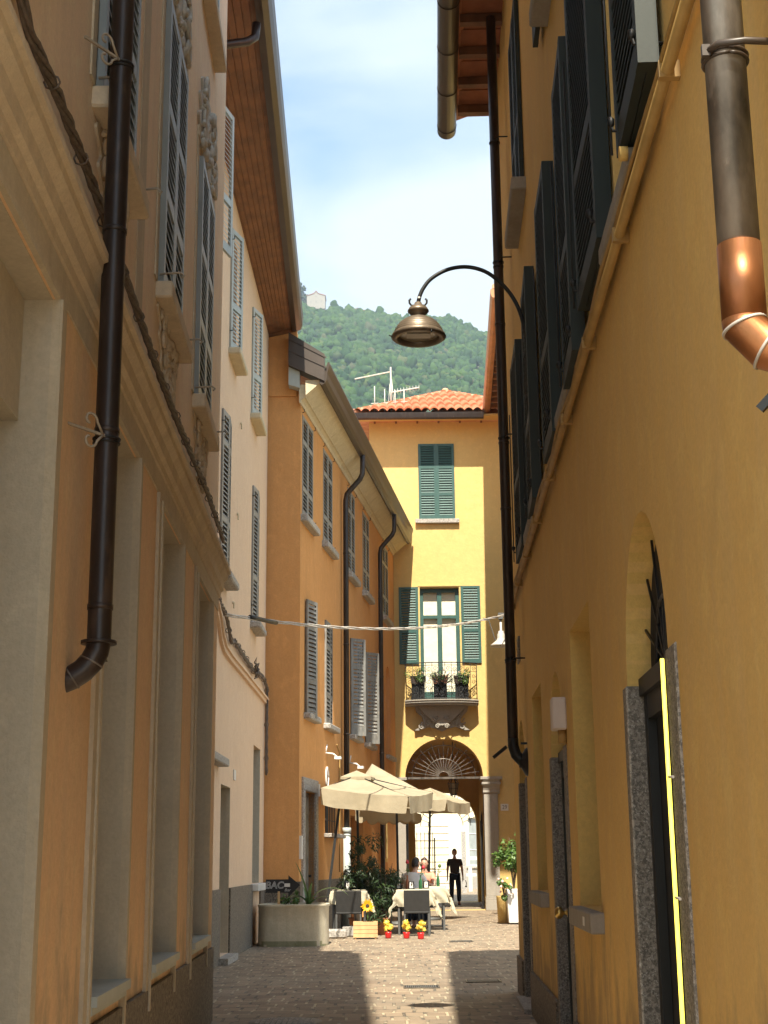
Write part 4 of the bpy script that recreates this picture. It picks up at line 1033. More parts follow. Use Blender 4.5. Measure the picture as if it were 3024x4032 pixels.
m2 = tiled('roof', FB, (-.95, 9.4, EZ), (-.95, -.80, EZ), (2.26, 5.5, 17.80)); 
o = len(mm.v); mm.v += m2.v; mm.f += [tuple(i + o for i in f) for f in m2.f]; mm.mi += m2.mi; mm.sm += m2.sm
mm.add([(-.95, -.8, EZ), (5.4, -.8, EZ), (5.4, 9.4, EZ), (-.95, 9.4, EZ)], [(3, 2, 1, 0)])
mm.add([(5.4, -.8, EZ), (5.4, 9.4, EZ), ap], [(0, 1, 2)]); mm.add([(5.4, 9.4, EZ), (-.95, 9.4, EZ), ap], [(0, 1, 2)])
mm.build('roof', 'tile', FB, recalc=False)
m = MB()
for (A_, B_) in (((-.95, -.80, EZ), ap), ((5.4, -.80, EZ), ap)):
    A_, B_ = Vector(A_), Vector(B_); k = 20
    for i in range(k):
        p, q = A_.lerp(B_, i / k), A_.lerp(B_, (i + 1.15) / k); m.tube([p + Vector((0, 0, .10)), q + Vector((0, 0, .08))], [.10, .08], 10)
m.blob((ap[0], ap[1], ap[2] + .16), .13, 2, 0, (1, 1, .7)); m.build('ridge_tiles', 'tile', FB)
m = MB(); m.prismx([(-.80, 14.90), (-.88, 14.86), (-.95, 14.90), (-.97, 15.0), (-.98, 15.07), (-.94, 15.07), (-.86, 15.06), (-.80, 15.06)], -1.05, 3.15); m.build('gutter', 'brownpipe', FB)
m = MB(); m.prismx([(-.79, 15.0), (.6, 15.10), (.6, 15.118), (-.79, 15.06)], -.9, 5.2)
m.build('soffit', 'yellow', FB)
m = MB()
for k in range(6): m.box(-.30 + k * .68, -.24 + k * .68, -.10, -.001, 15.0, 15.06)
m.build('rafter_ends', 'wood', FB)
# ================================================================== STREET LAMP on its swan-neck bracket
LY = 11.2
lamp = thing('street_lamp', 'large bronze bell-shaped street lamp hanging from a curved arm on the ochre wall', 'street lamp', (.305, LY, 5.68))
pr_ = [(.057, .168), (.085, .164), (.115, .150), (.145, .130), (.168, .105), (.186, .078), (.198, .054), (.206, .036), (.222, .022), (.230, .0), (.208, -.016), (.172, -.012), (.165, .02)]
shade = []
for i in range(len(pr_) - 1):
    (r1, z1), (r2, z2) = pr_[i], pr_[i + 1]; shade.append((r1, z1))
    if 1 <= i <= 6: shade.append(((r1 + r2) / 2 + .005, (z1 + z2) / 2 + .003)); shade.append((r2 - .003, z2 + .005))
shade.append(pr_[-1])
m = MB(); m.lathe(shade, n=48); o = m.build('lamp_shade', 'bronze', lamp)
m = MB(); m.lathe([(0, .315), (.028, .31), (.034, .295), (.05, .280), (.075, .262), (.088, .240), (.090, .230), (.078, .216), (.064, .204), (.057, .19), (.058, .165)], n=32); m.build('lamp_neck', 'bronze', lamp)
m = MB(); m.lathe([(.0, .02), (.17, .02)], n=32); m.cur = 1; m.box(-.10, .10, -.05, .06, .012, .019); m.build('lamp_glass', ['lampglass', 'lampwhite'], lamp)
m = MB()
for sg in (-1, 1):
    m.tube([(sg * .02, 0, .288), (sg * .055, 0, .284), (sg * .072, 0, .305), (sg * .074, 0, .33), (sg * .062, 0, .345)], .009, 8)
m.tube([(.10, -.19, .0), (.10, -.20, -.03)], .008, 6); m.tube([(-.22, 0, .01), (-.25, .0, .02)], .006, 6)
m.build('wing_nut', 'blackiron', lamp)
wx = .9 + KR * LY - .305
m = MB()
ctl = [(0, .29), (.012, .36), (.05, .445), (.12, .53), (.25, .605), (.40, .63), (.54, .60), (.65, .53), (.76, .41), (.84, .26), (.885, .08), (.90, -.12), (.90, -.35), (.90, -.62)]
pts = []
for i in range(len(ctl) - 1):
    a0 = ctl[max(0, i - 1)]; a1 = ctl[i]; a2 = ctl[i + 1]; a3 = ctl[min(len(ctl) - 1, i + 2)]
    for k in range(4):
        t = k / 4; f_ = lambda q: .5 * ((2 * a1[q]) + (-a0[q] + a2[q]) * t + (2 * a0[q] - 5 * a1[q] + 4 * a2[q] - a3[q]) * t * t + (-a0[q] + 3 * a1[q] - 3 * a2[q] + a3[q]) * t ** 3)
        pts.append((f_(0), 0, f_(1)))
pts.append((.90, 0, -.62))
m.tube(pts, .017, 12)
m.build('bracket_arm', 'blackiron', lamp)
m = MB()
for zz in (-.17, -.55): m.tube([(wx, 0, zz), (.88, 0, zz)], .02, 8); m.box(wx - .012, wx + .0, -.05, .05, zz - .05, zz + .05); m.tube([(.90, 0, zz - .03), (.90, 0, zz + .03)], .028, 10)
for k in range(3): m.tube(arcpts((.98, .02 * k, -.26), .05 + .012 * k, -1.8, 2.4, 14, (.6, .3, 0), (0, 0, 1)), .004, 5)
m.build('wall_clamp', 'blackiron', lamp)
m = MB(); m.blob((.008, -.018, .345), .014, 1); m.build('bolt', 'white', lamp)

# ================================================================== SPAN WIRE and small white lamp
CA = Vector((-2.38, 21.0, 5.03)); CB = Vector((3.3, 36.2, 7.62))
cb = MB()
def span(t, k=0): 
    p = CA.lerp(CB, t); p.z -= 4 * t * (1 - t) * .31; return p + Vector((0, 0, .02 * math.sin(t * 40 + k * 2.1))) + Vector((0, .02 * math.cos(t * 40 + k * 2.1), 0))
for k in range(3): cb.tube([span(i / 60, k) for i in range(61)], .011, 6)
wire = cb.build('span_wire', 'palecable'); tag(wire, 'pale twisted cable strung across the street from the cream building towards the far lamp', 'cable')
m = MB()
p = span(.06)
m.tube([span(.05 + q * .012) for q in range(6)], .035, 8)
j = m.build('cable_splice', 'blackiron', wire)
wl = thing('street_lamp', 'small white bell-shaped lamp at the right end of the overhead cable', 'street lamp', (2.96, 36.0, 6.72))
m = MB(); m.lathe([(.0, .62), (.03, .62), (.03, .40), (.07, .39), (.075, .34), (.10, .30), (.10, .22), (.12, .16), (.20, .09), (.27, .04), (.28, .0), (.26, .0), (.18, .06), (.0, .10)], n=32); m.build('lamp_shade', 'lampwhite', wl)
m = MB(); m.tube([(0, 0, .60), (.0, .05, .78), (.1, .1, .86)], .03, 8); m.box(-.06, .06, -.05, .05, .70, .86); m.tube([(.05, 0, .80), (.9, .3, .86)], .02, 8); m.build('bracket', 'greymetal', wl)
m = MB(); m.tube([(-.45, 0, .74), (-.3, 0, .66), (-.22, 0, .40), (-.14, 0, .12), (-.02, 0, .02), (.06, 0, .12), (.08, 0, .3)], .012, 6); m.build('cable', 'greymetal', wl)
# rope-like cable bundle on the left facades
def bundle(pts, r, mat, label, twist=5):
    mm = MB(); rn = random.Random(3)
    dense = []
    for i in range(len(pts) - 1):
        a, b = Vector(pts[i]), Vector(pts[i + 1]); k = max(2, int((b - a).length / .07))
        dense += [a.lerp(b, q / k) for q in range(k)]
    dense.append(Vector(pts[-1]))
    for s_ in range(4):
        q = [p + Vector((r * .9 * math.cos(i * .55 + s_ * PI / 2) * .6 + rn.uniform(0, .3) * r, r * .4 * math.sin(i * .3), r * .9 * math.sin(i * .55 + s_ * PI / 2) + r * .8 * math.sin(i * .09))) for i, p in enumerate(dense)]
        mm.tube(q, r * .52, 6)
    for i in range(5, len(dense), 9): mm.tube(arcpts(dense[i], r * 1.5, 0, 2 * PI, 8, (1, 0, 0), (0, 0, 1)), r * .22, 5)
    return mm
def onB1(Y, off, z): 
    k = -.030; nl = math.sqrt(1 + k * k); return (-1.254 + k * Y + off / nl, Y - off * k / nl, z)
def onB2(Y, off, z): return (-2.64 + .009 * Y + off, Y, z)
mm = bundle([onB1(Y, .045, z) for Y, z in ((.5, 4.66), (4.6, 4.66), (4.9, 4.56), (5.4, 4.60), (6.3, 4.60), (8.2, 4.575), (9.4, 4.57), (11, 4.585), (12.2, 4.62), (13.6, 4.62), (14.02, 4.60))], .022, 'cablegrey', '')
tag(mm.build('cable_bundle', 'cablegrey'), 'thick twisted cable bundle running along the peach facade above the cornice', 'cable')
mm = bundle([onB2(Y, .05, z) for Y, z in ((19.9, 5.2), (20.4, 5.1), (21.2, 5.02), (21.9, 4.74), (22.35, 4.84), (24.2, 4.80), (25.3, 4.75), (27.2, 4.86), (27.9, 4.78), (27.95, 4.4), (27.95, 3.1))], .03, 'cablegrey', '')
for q in range(14): a = Vector(onB2(25.3, .09, 4.74)) + Vector((0, random.uniform(-.25, .25), random.uniform(-.1, .14))); mm.tube([a, a + Vector((.05, random.uniform(-.15, .15), random.uniform(-.1, .1))), a + Vector((.0, random.uniform(-.2, .2), random.uniform(-.12, .02)))], .012, 5)
tag(mm.build('cable_bundle', 'cablegrey'), 'frayed cable bundle drooping along the cream facade to the orange corner', 'cable')

# ================================================================== PLANTER and arrow sign
def taperbox(mm, x0, x1, y0, y1, z0, z1, k): 
    cx, cy_ = (x0 + x1) / 2, (y0 + y1) / 2
    v = [(cx + (x - cx) * k, cy_ + (y - cy_) * k, z0) for x, y in ((x0, y0), (x1, y0), (x1, y1), (x0, y1))] + [(x0, y0, z1), (x1, y0, z1), (x1, y1, z1), (x0, y1, z1)]
    mm.add(v, [(3, 2, 1, 0), (4, 5, 6, 7), (0, 1, 5, 4), (1, 2, 6, 5), (2, 3, 7, 6), (3, 0, 4, 7)])
PL = thing('planter', 'big rounded concrete planter with mossy foot in front of the orange wall', 'planter', (-1.68, 26.35, 0))
def plan(k):   # rounded D shape, bulging towards the street
    o = []
    for i in range(40):
        t = 2 * PI * i / 40; cx, sy = math.cos(t), math.sin(t)
        o.append((.62 * k * math.copysign(abs(cx) ** .30, cx), .62 * k * math.copysign(abs(sy) ** .62, sy)))
    return o
m = MB(); m.smooth = True; rings = [(1.0, 0), (1.0, .035), (1.0, .09), (.995, .4), (1.0, .66), (1.02, .675), (1.02, .70), (.93, .705), (.92, .60)]; n = 40; v = []
for k, z in rings: v += [(x, y, z) for x, y in plan(k)]
f = []
for r_ in range(len(rings) - 1): f += [(r_ * n + i, r_ * n + (i + 1) % n, (r_ + 1) * n + (i + 1) % n, (r_ + 1) * n + i) for i in range(n)]
m.add(v, f)
for q in range(n): m.mi[q] = 1 if (q * 7) % 5 < 4 else 0
for q in range(n): m.mi[n + q] = 1 if q in (26, 27, 28, 29, 30, 31, 33) else 0
m.sm = [False if j // n in (5, 6, 7) else True for j in range(len(m.f))]
m.build('planter_body', ['concrete', 'moss'], PL)
m = MB(); m.poly([(x, y, .62) for x, y in plan(.93)]); m.build('soil', 'soil', PL)
def strap(mm, base, d, L, w, curl, up=.9, n=9):
    """long arching strap leaf"""
    d = Vector(d).normalized(); p = Vector(base); side = d.cross(Vector((0, 0, 1))).normalized(); v = []; ang_ = up
    for i in range(n + 1):
        t = i / n; ww = w * (1 - t) ** .6 * (0.55 + .45 * min(1, t * 4)); dirv = d * math.cos(ang_) + Vector((0, 0, 1)) * math.sin(ang_)
        nn = side.cross(dirv)
        v += [p - side * ww / 2 + nn * ww * .18, p.copy(), p + side * ww / 2 + nn * ww * .18]
        p = p + dirv * (L / n); ang_ -= curl / n
    f = []
    for i in range(n):
        for q in (0, 1): a = i * 3 + q; f.append((a, a + 1, a + 4, a + 3))
    sm = mm.smooth; mm.smooth = True; mm.add(v, f); mm.smooth = sm
m = MB()
for (dx, dy, L, w, curl, up_) in ((-.45, -.2, .86, .085, .35, 1.42), (.05, -.1, .50, .07, .5, 1.45), (.7, -.1, .95, .05, 2.2, 1.25), (.8, .2, .55, .035, 1.6, 1.05), (-.9, -.5, .62, .07, 2.3, 1.25), (-.3, .5, .42, .06, .5, 1.3), (.35, -.4, .3, .05, .9, 1.0)):
    strap(m, (0, 0, 0), (dx, dy, 0), L, w * 1.7, curl, up_)
ag = m.build('strap_leaved_plant', 'agave'); ag.location = (-1.43, 26.45, .62); tag(ag, 'green strap-leaved lily with one leaf arching right, growing in the concrete planter', 'plant')
def leafcloud(mm, c, rad, n, ls, seed=0, shape=(1, 1, 1), asp=.45, gap=0.0, droop=0):
    rn = random.Random(seed); c = Vector(c); clumps = [(Vector((rn.gauss(0, .45) * shape[0], rn.gauss(0, .45) * shape[1], rn.gauss(0, .45) * shape[2])) * rad, rn.uniform(.35, .6) * rad) for _ in range(max(5, int(n / 60)))]
    for i in range(n):
        cc, cr = rn.choice(clumps); d = Vector((rn.gauss(0, 1), rn.gauss(0, 1), rn.gauss(0, 1))).normalized()
        p = c + cc + d * cr * rn.uniform(.5, 1.0)
        nrm = (d + Vector((rn.uniform(-.6, .6), rn.uniform(-.6, .6), rn.uniform(0, .9)))).normalized()
        t = nrm.cross(Vector((rn.gauss(0, 1), rn.gauss(0, 1), rn.gauss(0, 1)))).normalized(); b = nrm.cross(t); s_ = ls * rn.uniform(.65, 1.25)
        t = (t - Vector((0, 0, droop))).normalized()
        mm.add([p - t * s_ * .5, p + b * s_ * asp * .5 + nrm * s_ * .05, p + t * s_ * .5, p - b * s_ * asp * .5 + nrm * s_ * .05], [(0, 1, 2), (0, 2, 3)])
def plant_seedlings():
    for i, (x, y, s_) in enumerate(((-1.95, 26.15, .13), (-1.78, 26.3, .12), (-1.66, 26.1, .14))):
        mm = MB(); leafcloud(mm, (0, 0, .09), s_, 90, .06, 20 + i, (1, 1, .8), .7); mm.cur = 1; mm.tube([(0, 0, -.02), (0, 0, .1)], .008, 5)
        o = mm.build('bedding_plant', ['leaf', 'vine']); o.location = (x, y, .63)
        tag(o, ('small leafy bedding plant left of the sign stake in the planter', 'small leafy bedding plant right behind the sign stake', 'small leafy bedding plant between the arrow sign stake and the lily')[i], 'plant', 'bedding plants in the concrete planter')
plant_seedlings()
SG = thing('arrow_sign', 'black chalkboard arrow on a wooden stake reading BAC Bar, pointing right', 'sign', (-1.92, 26.0, .0))
m = MB(); m.prism([(-.24, .90), (.16, .90), (.16, .82), (.37, 1.03), (.16, 1.20), (.16, 1.13), (-.24, 1.13)], -.012, .0); m.build('board', 'blackboard', SG)
m = MB(); m.box(-.03, .015, .001, .02, .60, 1.05); m.box(-.025, .012, -.03, -.013, .60, .925); m.build('stake', 'pine', SG)
def text(body, size, mat, parent, loc, name='lettering', rot=(PI / 2, 0, 0), ext=.002, outline=False, sx=1, shear=0):
    cu = bpy.data.curves.new(name, 'FONT'); cu.body = body; cu.size = size; cu.extrude = ext; cu.align_x = 'CENTER'; cu.align_y = 'CENTER'; cu.shear = shear
    if outline: cu.fill_mode = 'NONE'; cu.extrude = 0; cu.bevel_depth = size * .028; cu.bevel_resolution = 1; cu.resolution_u = 6
    t = bpy.data.objects.new('tmp', cu); COL.objects.link(t); dg = bpy.context.evaluated_depsgraph_get(); dg.update()
    me = bpy.data.meshes.new_from_object(t.evaluated_get(dg)); bpy.data.objects.remove(t)
    me.name = name; me.materials.clear(); me.materials.append(MT[mat])
    o = bpy.data.objects.new(name, me); COL.objects.link(o); o.parent = parent; o.location = loc; o.rotation_euler = rot; o.scale = (sx, 1, 1); return o
text('BAC', .165, 'chalk', SG, (-.085, -.0145, 1.025), outline=True, shear=.12)
text('Bar', .07, 'chalk', SG, (.145, -.0145, .945), shear=.25, ext=.001, sx=1.15)
m = MB(); m.box(.09, .19, -.016, -.0125, 1.0, 1.06); m.build('paper_note', 'white', SG)
m = MB(); m.prism([(-.6, 0), (-.2, 0), (-.18, .14), (-.22, .17), (-.6, .17)], -.12, .12)
ks = m.build('kerb_stone', 'palegranite', bev=.03); ks.location = (-.60, 28.35, 0); tag(ks, 'pale granite block lying on the paving between planter and crate', 'stone block')
m = MB(); m.box(-.15, .15, -.12, .12, 0, .2); ks = m.build('kerb_stone', 'palegranite', bev=.02); ks.location = (-.75, 29.0, 0); tag(ks, 'short upright granite block behind the wooden crate', 'stone block')

# ================================================================== CRATE with sunflower, shrubs
CR = thing('wooden_crate', 'light pine planting crate with a sunflower at the edge of the terrace', 'crate', (-.43, 28.1, 0))
m = MB(); W2, D2 = .23, .14
for k in range(4): z = .03 + k * .073; m.box(-W2, W2, -D2, -D2 + .014, z, z + .067); m.box(-W2, W2, D2 - .014, D2, z, z + .067); m.box(-W2, -W2 + .014, -D2 + .015, D2 - .015, z, z + .067); m.box(W2 - .014, W2, -D2 + .015, D2 - .015, z, z + .067)
for sx in (-1, 1):
    for sy in (-1, 1): m.box(sx * (W2 - .04) - .015, sx * (W2 - .04) + .015, sy * (D2 - .028) - .012, sy * (D2 - .028) + .012, 0, .32)
m.build('boards', 'pine', CR); m = MB(); m.box(-W2 + .016, W2 - .016, -D2 + .016, D2 - .016, .04, .27); m.build('soil', 'soil', CR)
SF = thing('sunflower', 'single yellow sunflower facing the street, standing in the pine crate', 'flower', (-.39, 28.05, .27))
m = MB(); m.tube([(0, 0, 0), (.005, 0, .15), (0, -.01, .29)], .009, 6); m.build('stem', 'leaf', SF)
m = MB()
for ring, (n, L, off) in enumerate(((14, .135, 0), (13, .115, .22))):
    for k in range(n):
        a = 2 * PI * k / n + off + random.uniform(-.08, .08); d = Vector((math.cos(a), -.25 - .1 * ring, math.sin(a))).normalized(); s_ = Vector((-math.sin(a), 0, math.cos(a))); LL = L * random.uniform(.85, 1.15)
        c0_ = Vector((0, -.03 - ring * .004, .33)); m.add([c0_ + d * .03 - s_ * .008, c0_ + d * LL * .6 - s_ * .021, c0_ + d * LL, c0_ + d * LL * .6 + s_ * .021, c0_ + d * .03 + s_ * .008], [(0, 1, 2, 3, 4)])
m.build('petals', 'sunpetal', SF)
m = MB(); m.blob((0, -.035, .33), .048, 2, .05, (1, .45, 1)); m.build('disc', 'soil', SF)
def shrub(loc, H_, R_, seed, label, leafn, ls, mat, asp=.25, pot=None, nm='leafy_shrub', grp=None, shape=(1, 1, 1.5), stems=7, zc=.6):
    o = thing(nm, label, 'plant', loc, 0, grp)
    m = MB(); rn = random.Random(seed)
    for k in range(stems):
        a = rn.uniform(0, 6.3); t = Vector((math.cos(a) * R_ * rn.uniform(.2, .8), math.sin(a) * R_ * rn.uniform(.2, .8), H_ * rn.uniform(.6, .98)))
        m.tube([(0, 0, .02), t * .4 + Vector((0, 0, .05)), t], [.014, .010, .005], 5)
    m.build('stems', 'vine', o)
    m = MB(); leafcloud(m, (0, 0, H_ * zc), R_, leafn, ls, seed, shape, asp, droop=.1); m.build('foliage', mat, o)
    if pot: pot(o)
    return o
def pot_round(o, r=.17, h=.3, mat='terracotta', z=0):
    m = MB(); m.lathe([(0, 0), (r * .75, 0), (r, h), (r * 1.08, h), (r * 1.08, h + .03), (r * .95, h + .03), (r * .9, h - .03), (0, h - .03)], (0, 0, z), 24); m.build('pot', mat, o)
g_ol = 'dark oleanders screening the terrace'
shrub((-.62, 29.75, 0), 1.62, .30, 5, 'tall dark oleander left behind the crate, by the white downpipe', 1500, .13, 'darkleaf', .2, lambda o: pot_round(o), 'oleander', g_ol, (1, .9, 2.1), 10, .62)
shrub((-.12, 29.5, 0), 1.56, .36, 6, 'wide dark oleander right behind the sunflower, nearest the set table', 1900, .13, 'darkleaf', .2, lambda o: pot_round(o), 'oleander', g_ol, (1, .9, 2.0), 10, .58)
# three little pots with yellow flowers
for i, (x, y, lab) in enumerate(((0.0, 28.15, 'red-wrapped pot of yellow blooms standing nearest the crate'), (.345, 28.0, 'red-wrapped pot of yellow blooms standing in the middle of the three'), (.61, 27.75, 'red-wrapped pot of yellow blooms standing nearest the walkway'))):
    F_ = thing('flower_pot', lab, 'potted flower', (x, y, 0), i * 1.3, 'red flower pots on the paving')
    m = MB(); m.lathe([(0, 0), (.05, 0), (.058, .02), (.062, .09), (.068, .12), (.058, .115), (.0, .10)], n=14); m.build('pot', 'red', F_)
    m = MB(); leafcloud(m, (0, 0, .16), .05, 50, .05, 30 + i); m.tube([(0, 0, .08), (.01, 0, .2)], .006, 5); m.build('stems', 'leaf', F_)
    for (dx, dy, dz, r_) in ((-.035, 0, .285, .062), (.045, -.02, .205, .058), (.0, .04, .22, .05), (-.04, -.03, .18, .045)):
        m = MB(); rn = random.Random(i * 7 + int(dz * 99))
        for k in range(60):
            d = Vector((rn.gauss(0, 1), rn.gauss(0, 1), rn.gauss(0, 1))).normalized(); c0_ = Vector((dx, dy, dz)); p = c0_ + d * r_ * rn.uniform(.7, 1); t = d.orthogonal().normalized(); b_ = d.cross(t)
            t = (t + d * .8).normalized(); m.add([p - t * .014 - b_ * .012, p - t * .014 + b_ * .012, p + t * .016 + b_ * .010, p + t * .016 - b_ * .010], [(0, 1, 2, 3)])
        m.blob((dx, dy, dz), r_ * .75, 1, .1); m.build('bloom', 'petal', F_)

# ================================================================== TABLES, CHAIRS, CLOTHS
def table(x, y, w, d, h, lab, rz=0):
    T = thing('cafe_table', lab, 'table', (x, y, 0), rz, 'cafe tables on the terrace')
    m = MB(); m.box(-w / 2, w / 2, -d / 2, d / 2, h - .03, h); m.build('table_top', 'rattan', T)
    for sx in (-1, 1):
        for sy in (-1, 1): m = MB(); m.box(sx * (w / 2 - .05) - .02, sx * (w / 2 - .05) + .02, sy * (d / 2 - .05) - .02, sy * (d / 2 - .05) + .02, 0, h - .031); m.build('leg', 'greymetal', T)
    return T
def cloth(x, y, w, d, h, drop, lab, seed):
    rn = random.Random(seed); m = MB(); m.smooth = True; n = 28; S = max(w, d) / 2 + drop
    v = []
    for j in range(n + 1):
        for i in range(n + 1):
            X = (i / n * 2 - 1) * (w / 2 + drop); Y = (j / n * 2 - 1) * (d / 2 + drop)
            ox = max(0, abs(X) - w / 2); oy = max(0, abs(Y) - d / 2)
            px = math.copysign(min(abs(X), w / 2), X); py = math.copysign(min(abs(Y), d / 2), Y)
            fall = math.hypot(ox, oy) * 1.0 if ox and oy else (ox + oy) * .93
            if ox and oy: fall = (ox + oy) * .82
            out_ = .02 + .18 * min(ox, oy) + .03 * math.sin((X + Y) * 21 + seed) * min(1, (ox + oy) * 6)
            if ox: px = math.copysign(w / 2 + (out_ + (.10 * oy if oy else 0)) * min(1, ox * 9) + .22 * min(ox, oy), X)
            if oy: py = math.copysign(d / 2 + (out_ + (.10 * ox if ox else 0)) * min(1, oy * 9) + .22 * min(ox, oy), Y)
            v.append((px, py, h + .006 - fall))
    f = [(j * (n + 1) + i, j * (n + 1) + i + 1, (j + 1) * (n + 1) + i + 1, (j + 1) * (n + 1) + i) for j in range(n) for i in range(n)]
    m.add(v, f); o = m.build('tablecloth', 'linen', recalc=False); o.location = (x, y, 0); tag(o, lab, 'tablecloth', 'cream cloths on the cafe tables'); return o
def chair(x, y, rz, lab, proto=[]):
    if not proto:
        T = thing('terrace_chair', lab, 'chair', (x, y, 0), rz, 'dark terrace chairs')
        m = MB(); m.box(-.25, .25, -.23, .23, .43, .47); m.build('seat', 'rattan', T, bev=.01)
        m = MB(); 
        v = [(-.25, -.22, .44), (.25, -.22, .44), (.25, -.27, .87), (-.25, -.27, .87), (-.25, -.195, .44), (.25, -.195, .44), (.25, -.245, .87), (-.25, -.245, .87)]
        m.add(v, [(0, 1, 2, 3), (7, 6, 5, 4), (0, 4, 5, 1), (1, 5, 6, 2), (2, 6, 7, 3), (3, 7, 4, 0)]); m.build('backrest', 'rattan', T, bev=.008)
        for sx in (-1, 1):
            for sy in (-1, 1):
                m = MB(); m.box(sx * .235 - .016, sx * .235 + .016, sy * .21 - .016, sy * .21 + .016, 0, .43); m.build('leg', 'greymetal', T)
        proto.append(T); return T
    T = copy_tree(proto[0]); T.location = (x, y, 0); T.rotation_euler[2] = rz; T['label'] = lab; return T
table(.52, 29.65, .70, .70, .87, 'dark square cafe table behind the near chair facing the walkway'); cloth(.52, 29.65, .70, .70, .87, .36, 'cream tablecloth hanging in points over the nearest set table', 1)
table(-.78, 29.75, .72, .7, .87, 'cafe table at the left, between planter and oleanders'); cloth(-.78, 29.75, .72, .7, .87, .3, 'cream tablecloth on the leftmost table, beside the slanted parasol pole', 2)
table(.92, 31.35, .62, .70, .89, 'cafe table further back where the couple is sitting'); cloth(.92, 31.35, .62, .70, .89, .36, 'cream tablecloth with a long hanging corner on the couple\'s table', 3)
chair(.56, 28.95, 0, 'dark woven chair with its back to us at the nearest set table')
chair(-.78, 28.95, .05, 'dark woven chair with its back to us at the leftmost table')
chair(.10, 30.2, 1.4, 'dark chair tucked behind the wide oleander, left side of the nearest table')
chair(.50, 30.9, 0.0, 'dark chair the man in the white shirt is sitting on')
chair(.96, 32.35, PI, 'dark chair the woman in coral is sitting on')
chair(.62, 30.35, PI, 'dark chair on the far side of the nearest set table')
chair(-.25, 30.6, 2.2, 'dark chair half hidden between the two oleanders')
chair(-.72, 30.5, PI, 'dark chair on the far side of the leftmost table')
# things on the tables
def menu(x, y, z, rz, lab):
    T = thing('menu_holder', lab, 'menu stand', (x, y, z), rz, 'small menu stands on the tables')
    m = MB(); m.box(-.055, .055, -.01, .01, 0, .15); m.box(-.065, .065, -.03, .03, 0, .012); m.build('frame', 'blackiron', T)
    m = MB(); m.prism([(-.036, .02), (.036, .02), (.03, .135), (-.03, .135)], -.0125, -.0105); m.cur = 1; m.prism([(-.012, .07), (.012, .07), (.012, .10), (-.012, .10)], -.0135, -.0126); m.build('card', ['white', 'brass'], T)
for a in ((.47, 29.38, .877, .05, 'menu stand in the centre of the nearest set table'), (.12 + .1, 29.55, .877, -.1, 'menu stand at the left edge of the nearest set table'), (.78, 29.9, .877, .1, 'menu stand at the right of the nearest table, behind the bottle'),
          (-.80, 29.45, .877, 0, 'menu stand on the leftmost table above the dark chair'), (-.52, 30.0, .877, .1, 'menu stand between the two oleanders')): menu(*a)
def bottle(x, y, z, mat, flower, lab, stem=.25, lean=0.0):
    T = thing('bottle_vase', lab, 'bottle', (x, y, z), 0, 'bottles used as vases')
    m = MB(); m.lathe([(0, 0), (.036, 0), (.038, .01), (.038, .13), (.030, .17), (.014, .20), (.013, .26), (.016, .262), (.016, .27), (.0, .27)], n=16); m.build('glass', mat, T)
    m = MB(); m.tube([(0, 0, .2), (lean * .4, 0, .2 + stem * .6), (lean, 0, .2 + stem)], .005, 5); leafcloud(m, (lean * .5, 0, .2 + stem * .5), .05, 14, .05, 5, (1.6, 1, 1)); m.build('stem', 'leaf', T)
    m = MB(); m.blob((lean, 0, .2 + stem), .035, 2, .16, (1, 1, 1.15)); m.build('bloom', flower, T)
bottle(.40, 29.8, .876, 'terracotta', 'rosered', 'amber bottle holding a tall red rose in front of the man\'s back', .33)
bottle(.66, 29.45, .876, 'bottle', 'rosered', 'green bottle with a drooping rose at the right of the nearest table', .22, .06)
bottle(1.07, 31.2, .896, 'bottle', 'leaf', 'bright green bottle with a green bud on the couple\'s table', .22, .04)
m = MB(); m.lathe([(0, 0), (.055, 0), (.075, .22), (.082, .23), (.07, .22), (.0, .05)], n=20); o = m.build('metal_bucket', 'zinc'); o.location = (-.60, 29.05, .20); tag(o, 'small shiny metal bucket standing on the short granite block', 'bucket')

# ================================================================== PARASOLS
def canopy(name, apex, corners, parent, sag=.10, drop=.22, seed=0, nseg=14):
    m = MB(); m.smooth = True; apex = Vector(apex); C4 = [Vector(c) for c in corners]; n = nseg
    for k in range(4):
        a, b = C4[k], C4[(k + 1) % 4]; v = []
        for j in range(n + 1):
            t = j / n
            for i in range(n + 1):
                s_ = i / n; p = apex.lerp(a.lerp(b, s_), t); edge = math.sin(s_ * PI)
                p = p + Vector((0, 0, -sag * edge * t * (1.3 - .3 * t) - .05 * math.sin(t * PI) * (1 if edge > .05 else .2) + .004 * math.sin(s_ * 23 + seed) * t)); v.append(p)
        m.add(v, [(j * (n + 1) + i, j * (n + 1) + i + 1, (j + 1) * (n + 1) + i + 1, (j + 1) * (n + 1) + i) for j in range(n) for i in range(n)])
        # hanging valance with folds
        ctr = (C4[0] + C4[1] + C4[2] + C4[3]) / 4; outw = ((a + b) / 2 - ctr); outw.z = 0; outw.normalize(); v = []; q = 26
        for j in range(4):
            for i in range(q + 1):
                s_ = i / q; p = a.lerp(b, s_); p = p + Vector((0, 0, -sag * math.sin(s_ * PI) + .004 * math.sin(s_ * 23 + seed)))
                wav = .018 * math.sin(s_ * 9 + seed + k) + .008 * math.sin(s_ * 27 + k)
                gap = .05 * (abs(s_ - .5) * 2) ** 8
                v.append(p + outw * (wav * j / 3 + .0) + Vector((0, 0, -(drop + .012 * math.sin(s_ * 9 + k)) * j / 3)) + (a - b).normalized() * (gap * j / 3 if s_ > .5 else -gap * j / 3))
        m.add(v, [(j * (q + 1) + i, j * (q + 1) + i + 1, (j + 1) * (q + 1) + i + 1, (j + 1) * (q + 1) + i) for j in range(3) for i in range(q)])
    return m.build(name, 'canvas', parent, recalc=False)
